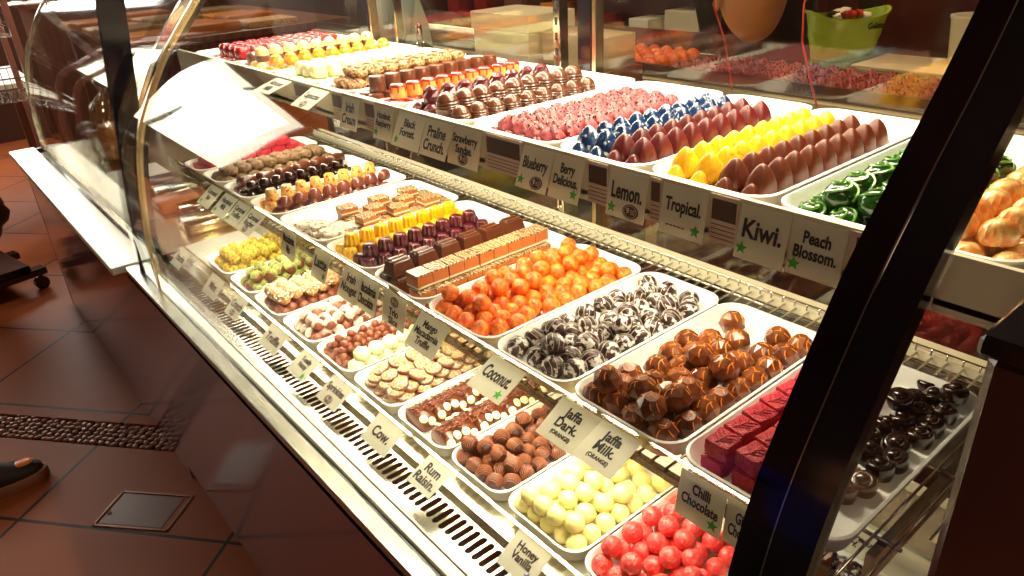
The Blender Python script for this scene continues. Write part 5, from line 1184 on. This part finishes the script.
# white tub and boxes
bm = bmesh.new(); lathe(bm, [(.045, 0), (.047, .004), (.058, .11), (.061, .112), (.061, .118), (.055, .118), (.046, .01)], 28)
tag(obj('white_tub', bm, M['whitebox'], loc=(2.06, .72, .985)), 'plain white tub on the back worktop right of the lime tub', 'tub')
tag(obj('steel_dish', nbox(1.98, 2.12, .40, .56, .985, 1.01, .004), M['steel_white']), 'low pale dish on the back worktop at the right', 'dish')
tag(obj('folded_cloth', nbox(1.9, 2.1, .62, .94, .985, .989, .001), M['cream_rail']), 'flat pale cloth on the back worktop in front of white tub', 'cloth')
# left of the posts: box, whisk, bags, red wall cupboards
box1 = empty('white_carton', (1.30, 1.63, 0)); tag(box1, 'pale grey white carton standing behind the back glass near the post', 'carton')
obj('carton_body', nbox(0, .16, -.125, .11, .93, 1.135, .002), M['whitebox'], box1, smooth=False)
obj('carton_lid', nbox(-.004, .165, -.13, .115, 1.10, 1.145, .002), M['whitebox'], box1, smooth=False)
o = tag(obj('white_cardboard_flap_box', nbox(1.34, 1.46, 1.28, 1.50, 1.02, 1.10, .002), M['cream_rail']), 'small tan lidded box right of the pale carton', 'box')
st = empty('side_table', (1.4, 1.9, 0)); tag(st, 'brown serving table carrying the carton behind the case', 'table')
obj('table_top', nbox(-.18, .10, -.75, .75, .895, .93, .003), M['wood'], st, smooth=False)
for sx in (-.15, .07):
    for sy in (-.7, .7): obj('leg', nbox(sx-.02, sx+.02, sy-.02, sy+.02, 0, .895), M['wood'], st, smooth=False)
o = tag(obj('box_riser', nbox(1.33, 1.48, 1.27, 1.49, .93, 1.02, .002), M['wood']), 'brown riser block under the small tan box', 'block')
wh = empty('wire_whisk', (1.30, 2.02, .93)); tag(wh, 'steel wire whisk head standing on the serving table', 'whisk')
bm = bmesh.new()
for k in range(8):
    a = k*math.pi/8; pts = []
    for q in range(17):
        u = q/16*math.pi; rr_ = .045*math.sin(u)
        pts.append((rr_*math.cos(a)*(1 if q < 20 else 1), rr_*math.sin(a), .055-.055*math.cos(u)))
    tube(bm, pts, .0016, 5)
    tube(bm, [(-p[0], -p[1], p[2]) for p in pts], .0016, 5)
obj('wires', bm, M['chrome'], wh)
bm = bmesh.new(); lathe(bm, [(.008, .108), (.010, .115), (.009, .16), (.004, .165)], 12); obj('handle', bm, M['chrome'], wh)
for k, (y, lb) in enumerate(((2.36, 'pale teal paper bag on the serving table, left one of the pair'), (2.22, 'pale teal paper bag on the serving table, right one of the pair'))):
    bm = bmesh.new()
    def rg(hx, hy, z, p=0): return [Vector((x, y_, z+p*abs(x)*2)) for x, y_ in rrect(0, 0, hx, hy, .008, 3)]
    loops(bm, [rg(.04, .055, 0), rg(.045, .060, .06), rg(.035, .058, .14), rg(.012, .056, .21), rg(.006, .05, .24)])
    tag(obj('paper_bag', bm, M['teal'], loc=(1.40, y, .93)), lb, 'bag', 'teal bags')
def shelf_unit(name, x0, x1, y0, y1, zs, m, label, hh=2.2):
    e = empty(name, (x0, y0, 0)); tag(e, label, 'shelf unit')
    obj('back_board', nbox(x1-x0-.02, x1-x0, 0, y1-y0, 0, hh), m, e, smooth=False)
    obj('side_board', nbox(0, x1-x0, -.02, 0, 0, hh), m, e, smooth=False); obj('side_board', nbox(0, x1-x0, y1-y0, y1-y0+.02, 0, hh), m, e, smooth=False)
    for z in zs: obj('shelf', nbox(0, x1-x0-.02, 0, y1-y0, z, z+.025), m, e, smooth=False)
    return e
shelf_unit('shelf_unit', 3.0, 3.3, 1.8, 4.6, (.35, .75, 1.1, 1.45), M['wallred'], 'dark red shelf unit with boxes beyond the back display case')
bcol = ['redtop', 'cream_rail', 'ochre', 'wood', 'whitebox', 'crimson']
for k in range(24):
    y = 1.9+(k % 8)*.33+rnd.uniform(0, .05); z = (.375, .775, 1.125)[k//8]
    h_ = rnd.uniform(.10, .22); w_ = rnd.uniform(.12, .22); c_ = bcol[rnd.randrange(6)]
    tag(obj('gift_box', nbox(3.04, 3.22, y, y+w_, z, z+h_, .003), M[c_], smooth=False), f'{({"redtop":"dark red","cream_rail":"cream","ochre":"orange","wood":"brown","whitebox":"white","crimson":"crimson"})[c_]} gift box, {ORD(k%8)} from right on {("lowest","middle","upper")[k//8]} shelf behind', 'box', 'gift boxes on the back shelf unit')
# far left display table with flat loaf-like slabs and speckled trays, seen past the glass frame
dt = empty('display_table', (1.30, 3.9, 0)); tag(dt, 'brown display table with flat baked slabs at far left behind case', 'table')
obj('table_top', nbox(-.5, .5, -.5, .9, .96, .99, .003), M['wood'], dt, smooth=False)
for sx in (-.45, .45):
    for sy in (-.45, .85): obj('leg', nbox(sx-.03, sx+.03, sy-.03, sy+.03, 0, .96), M['wood'], dt, smooth=False)
for k in range(14):
    x = .88+(k % 3)*.27; y = 3.5+(k//3)*.24; 
    bm = bmesh.new(); box(bm, -.12, .12, -.09, .09, 0, .03+.012*(k % 2), .008, 2)
    tag(obj('flat_bread_slab', bm, M[('ochre', 'caramel', 'gold', 'marble')[k % 4]], loc=(x, y, .99)), f'flat {("orange","caramel","golden","marbled")[k%4]} slab on the far table, row {ORD(k//3)} from near end, {ORD(k%3)} across', 'slab', 'flat slabs on the far table')

# ================================================================ server leaning over the back display
def skin_body(name, verts, edges, rad, m, parent=None, root=0, sub=2):
    me = bpy.data.meshes.new(name); me.from_pydata(verts, edges, []); o = bpy.data.objects.new(name, me); col.objects.link(o)
    md = o.modifiers.new('skin', 'SKIN'); me.skin_vertices[0].data[root].use_root = True
    for i, r in enumerate(rad):
        me.skin_vertices[0].data[i].radius = (r, r) if not isinstance(r, tuple) else r
    md.use_smooth_shade = True
    s = o.modifiers.new('sub', 'SUBSURF'); s.levels = sub; s.render_levels = sub
    me.materials.append(m)
    if parent: o.parent = parent
    return o
def make_head(parent, loc, rz, pitch, hairmat=None):
    """head mesh: chin at local origin, face looks along -Y"""
    bm = bmesh.new(); rings = []; n = 28
    spec = [(0.0, .016, -.012, .020), (.008, .030, -.022, .030), (.022, .044, -.020, .046), (.042, .056, -.013, .066), (.065, .064, -.010, .082), (.090, .069, -.010, .092), (.115, .072, -.008, .100), (.140, .074, -.004, .104), (.165, .073, 0, .103), (.190, .066, .004, .094), (.208, .050, .006, .072), (.220, .028, .006, .040), (.224, .006, .006, .010)]
    for z, hw, cy, hd in spec:
        ring = []
        for i in range(n):
            a = 2*math.pi*i/n; ca, sa = math.cos(a), math.sin(a)
            x = hw*math.copysign(abs(ca)**.9, ca); y = cy+hd*math.copysign(abs(sa)**.95, sa)+.055-.02
            if sa < 0:
                fr = max(0, -sa)**8
                y -= fr*(.020*math.exp(-((z-.078)/.014)**2)+.007*math.exp(-((z-.098)/.016)**2)+.006*math.exp(-((z-.048)/.008)**2)+.004*math.exp(-((z-.008)/.01)**2))
                ey = math.exp(-((abs(x)-.032)/.013)**2)*math.exp(-((z-.112)/.011)**2)*(1 if sa < -.3 else 0)
                y += .008*ey
            ring.append(Vector((x, y, z)))
        rings.append(ring)
    loops(bm, rings)
    h = obj('head', bm, M['skin'], parent); h.location = loc; h.rotation_euler = (pitch, 0, rz)
    s = h.modifiers.new('sub', 'SUBSURF'); s.levels = 1; s.render_levels = 1
    for sx in (-1, 1):
        bm = bmesh.new(); ball(bm, .0115, (sx*.031, -.046, .112), 2); obj('eye', bm, M['paper'], h)
        bm = bmesh.new(); ball(bm, .0058, (sx*.031, -.0535, .112), 2); obj('iris', bm, M['hair'], h)
        bm = bmesh.new(); ball(bm, .022, (sx*.076, .040, .098), 2, 0, None, (.28, .6, 1.25)); obj('ear', bm, M['skin'], h)
    bm = bmesh.new(); tube(bm, [(-.024, -.028, .0465), (-.010, -.040, .0475), (0, -.042, .0465), (.010, -.040, .0475), (.024, -.028, .0465)], [.002, .004, .0045, .004, .002], 6)
    obj('lips', bm, mat('lips', (.45, .12, .08), .5), h)
    bm = bmesh.new(); ball(bm, .1, (0, .052, .150), 3, 0, None, (.82, 1.02, .86))
    dv = [v for v in bm.verts if v.co.y < -.010 and v.co.z < .175 or v.co.z < .075]
    bmesh.ops.delete(bm, geom=dv, context='VERTS'); obj('hair', bm, M['hair'], h)
    return h
def make_hand(parent, wrist, direction, m):
    d = Vector(direction).normalized(); s = d.cross(Vector((0, 0, 1))); s = s.normalized() if s.length > .1 else Vector((1, 0, 0)); w_ = Vector(wrist)
    V = [w_, w_+d*.05, w_+d*.085]; E = [(0, 1), (1, 2)]; Rr = [(.022, .016), (.032, .014), (.034, .012)]
    for k, L_ in enumerate((.062, .075, .070, .052)):
        o_ = s*(.027-.018*k); b0 = len(V); cur = d.cross(s)*(-1)
        V += [w_+d*.088+o_, w_+d*(.088+L_*.5)+o_*1.15+cur*.006, w_+d*(.088+L_*.88)+o_*1.2+cur*.022]
        E += [(2, b0), (b0, b0+1), (b0+1, b0+2)]; Rr += [.0095, .0085, .0075]
    b0 = len(V); V += [w_+d*.045+s*.035, w_+d*.075+s*.052, w_+d*.098+s*.056]; E += [(1, b0), (b0, b0+1), (b0+1, b0+2)]; Rr += [.011, .010, .0085]
    return skin_body('hand', [tuple(v) for v in V], E, Rr, m, parent)
srv = empty('person', (0, 0, 0)); tag(srv, 'server in dark clothes leaning forward over back display, only chin and red cords showing', 'person')
bv = [(2.42, 1.50, .95), (2.36, 1.46, 1.10), (2.16, 1.33, 1.32), (1.93, 1.20, 1.47), (1.84, 1.13, 1.47), (2.02, 1.02, 1.45), (1.82, 1.42, 1.45), (2.38, 1.12, 1.16), (2.48, 1.25, .86), (2.30, 1.74, 1.20), (2.46, 1.76, .86),
      (2.48, 1.42, .88), (2.52, 1.58, .88), (2.47, 1.38, .48), (2.52, 1.62, .48), (2.50, 1.38, .09), (2.54, 1.64, .09), (2.38, 1.36, .04), (2.42, 1.62, .04)]
be = [(0, 1), (1, 2), (2, 3), (3, 4), (3, 5), (3, 6), (5, 7), (7, 8), (6, 9), (9, 10), (0, 11), (0, 12), (11, 13), (12, 14), (13, 15), (14, 16), (15, 17), (16, 18)]
br = [.14, .13, .15, .12, .06, .065, .065, .045, .035, .045, .035, .095, .095, .065, .065, .045, .045, .04, .04]
skin_body('dark_clothing', bv, be, br, M['cloth_dark'], srv)
bm = bmesh.new(); tube(bm, [(1.87, 1.15, 1.47), (1.78, 1.10, 1.36), (1.70, 1.06, 1.26), (1.64, 1.03, 1.19)], [.058, .056, .054, .050], 14); obj('neck', bm, M['skin'], srv)
hd = make_head(srv, (1.53, .985, 1.088), R(-33), R(-6))
make_hand(srv, (2.48, 1.25, .85), (-.2, .05, -1), M['skin']); make_hand(srv, (2.46, 1.76, .85), (-.2, .05, -1), M['skin'])
for lb, pts in (('left', [(1.60, 1.11, 1.22), (1.50, 1.085, 1.17), (1.488, 1.04, 1.10), (1.487, 1.015, 1.02), (1.485, 1.005, .985)]), ('right', [(1.66, .93, 1.22), (1.57, .90, 1.17), (1.52, .865, 1.10), (1.505, .825, 1.02), (1.497, .800, .975)])):
    bm = bmesh.new(); tube(bm, pts, .0022, 6); obj('red_cord', bm, M['redcord'], srv)

vis = empty('person', (0, 0, 0)); tag(vis, 'customer in a blue top standing in the aisle, seen reflected in the dark glass frame', 'person')
vv = [(-.80, .50, .78), (-.79, .50, .95), (-.78, .49, 1.12), (-.68, .64, 1.13), (-.88, .34, 1.13), (-.60, .70, .88), (-.92, .22, .88), (-.52, .66, .70), (-.86, .16, .70)]
skin_body('blue_top', vv, [(0, 1), (1, 2), (2, 3), (2, 4), (3, 5), (4, 6), (5, 7), (6, 8)], [.125, .11, .10, .055, .055, .040, .040, .032, .032], M['cloth_blue'], vis)
skin_body('trousers', [(-.80, .50, .80), (-.75, .58, .72), (-.85, .42, .72), (-.75, .60, .40), (-.85, .40, .40), (-.76, .60, .06), (-.86, .40, .06), (-.66, .63, .04), (-.76, .43, .04)], [(0, 1), (0, 2), (1, 3), (2, 4), (3, 5), (4, 6), (5, 7), (6, 8)], [.11, .085, .085, .06, .06, .045, .045, .04, .04], M['cloth_dark'], vis)
bm = bmesh.new(); tube(bm, [(-.78, .49, 1.13), (-.775, .485, 1.19), (-.765, .478, 1.25)], [.056, .050, .048], 14); obj('neck', bm, M['skin'], vis)
make_head(vis, (-.725, .455, 1.215), R(66), R(4))
make_hand(vis, (-.515, .655, .69), (.3, -.1, -.9), M['skin']); make_hand(vis, (-.855, .155, .69), (.3, 0, -.9), M['skin'])

# ================================================================ left side of the shop
rk = empty('wire_basket_rack', (.12, 4.0, 0)); tag(rk, 'chrome wire basket rack with pink brown upright at far left', 'rack')
for (x, y) in ((-.05, 0), (.36, 0), (-.05, .4), (.36, .4)):
    obj('upright', nbox(x-.013, x+.013, y-.013, y+.013, .06, 2.3), mat('pink_brown_upright', (.42, .18, .15), .35, .4), rk, smooth=False)
for z in (.75, 1.02, 1.30):
    bm = bmesh.new()
    for zz in (z, z+.05, z+.10):
        tube(bm, [(-.05, 0, zz), (.36, 0, zz), (.36, .4, zz), (-.05, .4, zz), (-.05, 0, zz)], .003, 5)
    for k in range(14):
        x = -.05+.41*k/13
        tube(bm, [(x, 0, z+.10), (x, 0, z), (x, .4, z), (x, .4, z+.10)], .002, 4)
    for k in range(1, 10):
        y = .04*k; tube(bm, [(-.05, y, z), (.36, y, z)], .0015, 4)
    obj('wire_basket', bm, M['chrome'], rk)
for (x, y) in ((-.05, 0), (.36, 0), (-.05, .4), (.36, .4)):
    bm = bmesh.new(); tube(bm, [(x-.012, y, .03), (x+.012, y, .03)], .03, 14); obj('caster', bm, M['black'], rk)
tl = empty('low_trolley', (.10, 3.62, 0), R(12)); tag(tl, 'black wheeled trolley base carrying a dark brown bundle at left edge', 'trolley')
obj('base_bar', nbox(-.32, .16, -.03, .03, .07, .10, .004), M['black'], tl, smooth=False); obj('base_bar', nbox(-.32, .16, .27, .33, .07, .10, .004), M['black'], tl, smooth=False)
obj('platform', nbox(-.32, .10, -.03, .33, .10, .13, .004), M['black'], tl, smooth=False)
for x in (-.28, .13):
    for y in (0, .3):
        bm = bmesh.new(); tube(bm, [(x, y-.012, .03), (x, y+.012, .03)], .03, 14); box(bm, x-.006, x+.006, y-.016, y+.016, .03, .072); obj('caster', bm, M['black'], tl)
def f_bundle():
    rr = random.Random(77); bm = bmesh.new(); g = bmesh.ops.create_icosphere(bm, subdivisions=4, radius=1)
    for v in g['verts']:
        c = v.co; k = 1+.10*math.sin(4*c.x+1)*math.sin(5*c.z)+.07*math.sin(9*c.y+c.z*7)+.05*math.sin(13*c.z+6*c.x)
        v.co = Vector((c.x*.21*k, c.y*.19*k, c.z*.30*k+.30))
    return bm
tag(obj('coat_bundle', f_bundle(), M['leather'], loc=(-.02, 3.74, .165)), 'dark brown leathery bundle of coats heaped on the black trolley', 'coats')
# brown cabinet with bright papers
cb = empty('brown_cabinet', (.75, 5.2, 0)); tag(cb, 'brown wooden cabinet with shelves at the far left behind the rack', 'cabinet')
obj('body', nbox(0, 1.0, 0, .5, 0, 1.05), M['wood'], cb, smooth=False); obj('worktop', nbox(-.03, 1.03, -.03, .5, 1.05, 1.08, .002), M['wood'], cb, smooth=False)
obj('upper_shelf', nbox(0, 1.0, .25, .5, 1.40, 1.43), M['wood'], cb, smooth=False); obj('upright', nbox(0, .03, .25, .5, 1.08, 1.80), M['wood'], cb, smooth=False); obj('upright', nbox(.97, 1.0, .25, .5, 1.08, 1.80), M['wood'], cb, smooth=False)
for k, (x, y, w_, d_, lb) in enumerate(((.62, 5.22, .24, .3, 'white sheet of paper on the brown cabinet, left one'), (1.0, 5.25, .22, .25, 'white sheet of paper on the brown cabinet, middle one'), (1.32, 5.24, .18, .25, 'white sheet of paper on the brown cabinet, right one'))):
    tag(obj('paper_sheet', nbox(x, x+w_, y, y+d_, 1.080, 1.084), M['paper'], smooth=False), lb, 'paper', 'papers on the cabinet')
pk = empty('packing_table', (-.02, 4.75, 0)); tag(pk, 'pale packing table beyond the neighbouring counter', 'table')
obj('table_top', nbox(-.08, .62, 0, .8, .70, .73, .003), M['whitebox'], pk, smooth=False)
for x in (-.05, .58):
    for y in (.04, .76): obj('leg', nbox(x-.02, x+.02, y-.02, y+.02, 0, .70), M['wood'], pk, smooth=False)
# cellophane gift bundle and paper inside the neighbouring counter
cf = empty('cellophane_gift', (.56, 2.95, .664)); tag(cf, 'clear cellophane wrapped gift with pointed gathered top inside left counter', 'gift')
bm = bmesh.new(); rings = []
for k, (r, z) in enumerate(((.07, 0), (.085, .03), (.085, .12), (.055, .19), (.014, .235), (.018, .25), (.055, .31), (.075, .35))):
    rings.append([Vector((r*(1+.14*math.sin(9*a+k))*math.cos(a), r*(1+.14*math.sin(9*a+k))*math.sin(a), z)) for a in [2*math.pi*i/40 for i in range(40)]])
loops(bm, rings, True, False); obj('cellophane', bm, M['cello'], cf)
bm = bmesh.new(); lathe(bm, [(.055, .003), (.06, .01), (.06, .10), (.05, .12)], 24); obj('round_tin', bm, M['ochre'], cf)
tag(obj('paper_sheet', nbox(.46, .62, 2.55, 2.75, .664, .668), M['paper'], smooth=False), 'bright white sheet of paper lying inside the left counter', 'paper')
for k in range(5):
    bm = bmesh.new(); box(bm, -.09, .09, -.05, .05, 0, .03, .004)
    tag(obj('sweet_packet', bm, M[('brass', 'cello', 'caramel', 'steel', 'wood')[k]], loc=(.56+.03*(k % 2), 1.98+k*.115, .664)), f'flat {("golden","clear","caramel","silver","brown")[k]} packet lying in the left counter deck', 'packet', 'packets in the left counter')
# shoe of a customer
sh = empty('shoe', (-.075, 2.19, 0), R(-8)); tag(sh, 'dark shoe with tan rubber sole on floor tiles at left edge', 'shoe')
def shoe_outline(k=1.0):
    out = []
    for i in range(28):
        a = 2*math.pi*i/28; x = .125*math.cos(a); w_ = .047*(1+.16*math.cos(a))*math.sin(a)
        out.append((x*k-.06, w_*k))
    return out
bm = bmesh.new()
loops(bm, [[Vector((x, y, 0)) for x, y in shoe_outline(.97)], [Vector((x, y, .006)) for x, y in shoe_outline(1.0)], [Vector((x, y, .030+.006*max(0, x))) for x, y in shoe_outline(1.0)], [Vector((x, y, .033)) for x, y in shoe_outline(.95)]])
obj('sole', bm, M['rubber'], sh)
bm = bmesh.new(); rings = []
for z, k, sh_ in ((.030, .94, 0), (.045, .92, 0), (.058, .80, -.012), (.070, .62, -.035), (.095, .45, -.055)):
    rings.append([Vector((x*1+sh_, y, z)) for x, y in shoe_outline(k)])
loops(bm, rings); obj('upper', bm, M['shoeup'], sh)
bm = bmesh.new(); ball(bm, .018, (.012, 0, .062), 2, 0, None, (1.6, 1.1, .35)); obj('orange_patch', bm, M['oranged'], sh)

# dark cabinet standing close at the right, in front of the case
ec = empty('dark_end_cabinet', (0, 0, 0)); tag(ec, 'dark glossy cabinet corner close to the viewer at the right edge', 'cabinet')
obj('body', nbox(.318, .60, -.40, .0795, 0, 1.186, .004), mat('dark_red_gloss', (.045, .016, .018), .22, coat=.4), ec, smooth=False)
obj('top_slab', nbox(.314, .61, -.41, .083, 1.186, 1.196, .002), M['black'], ec, smooth=False)
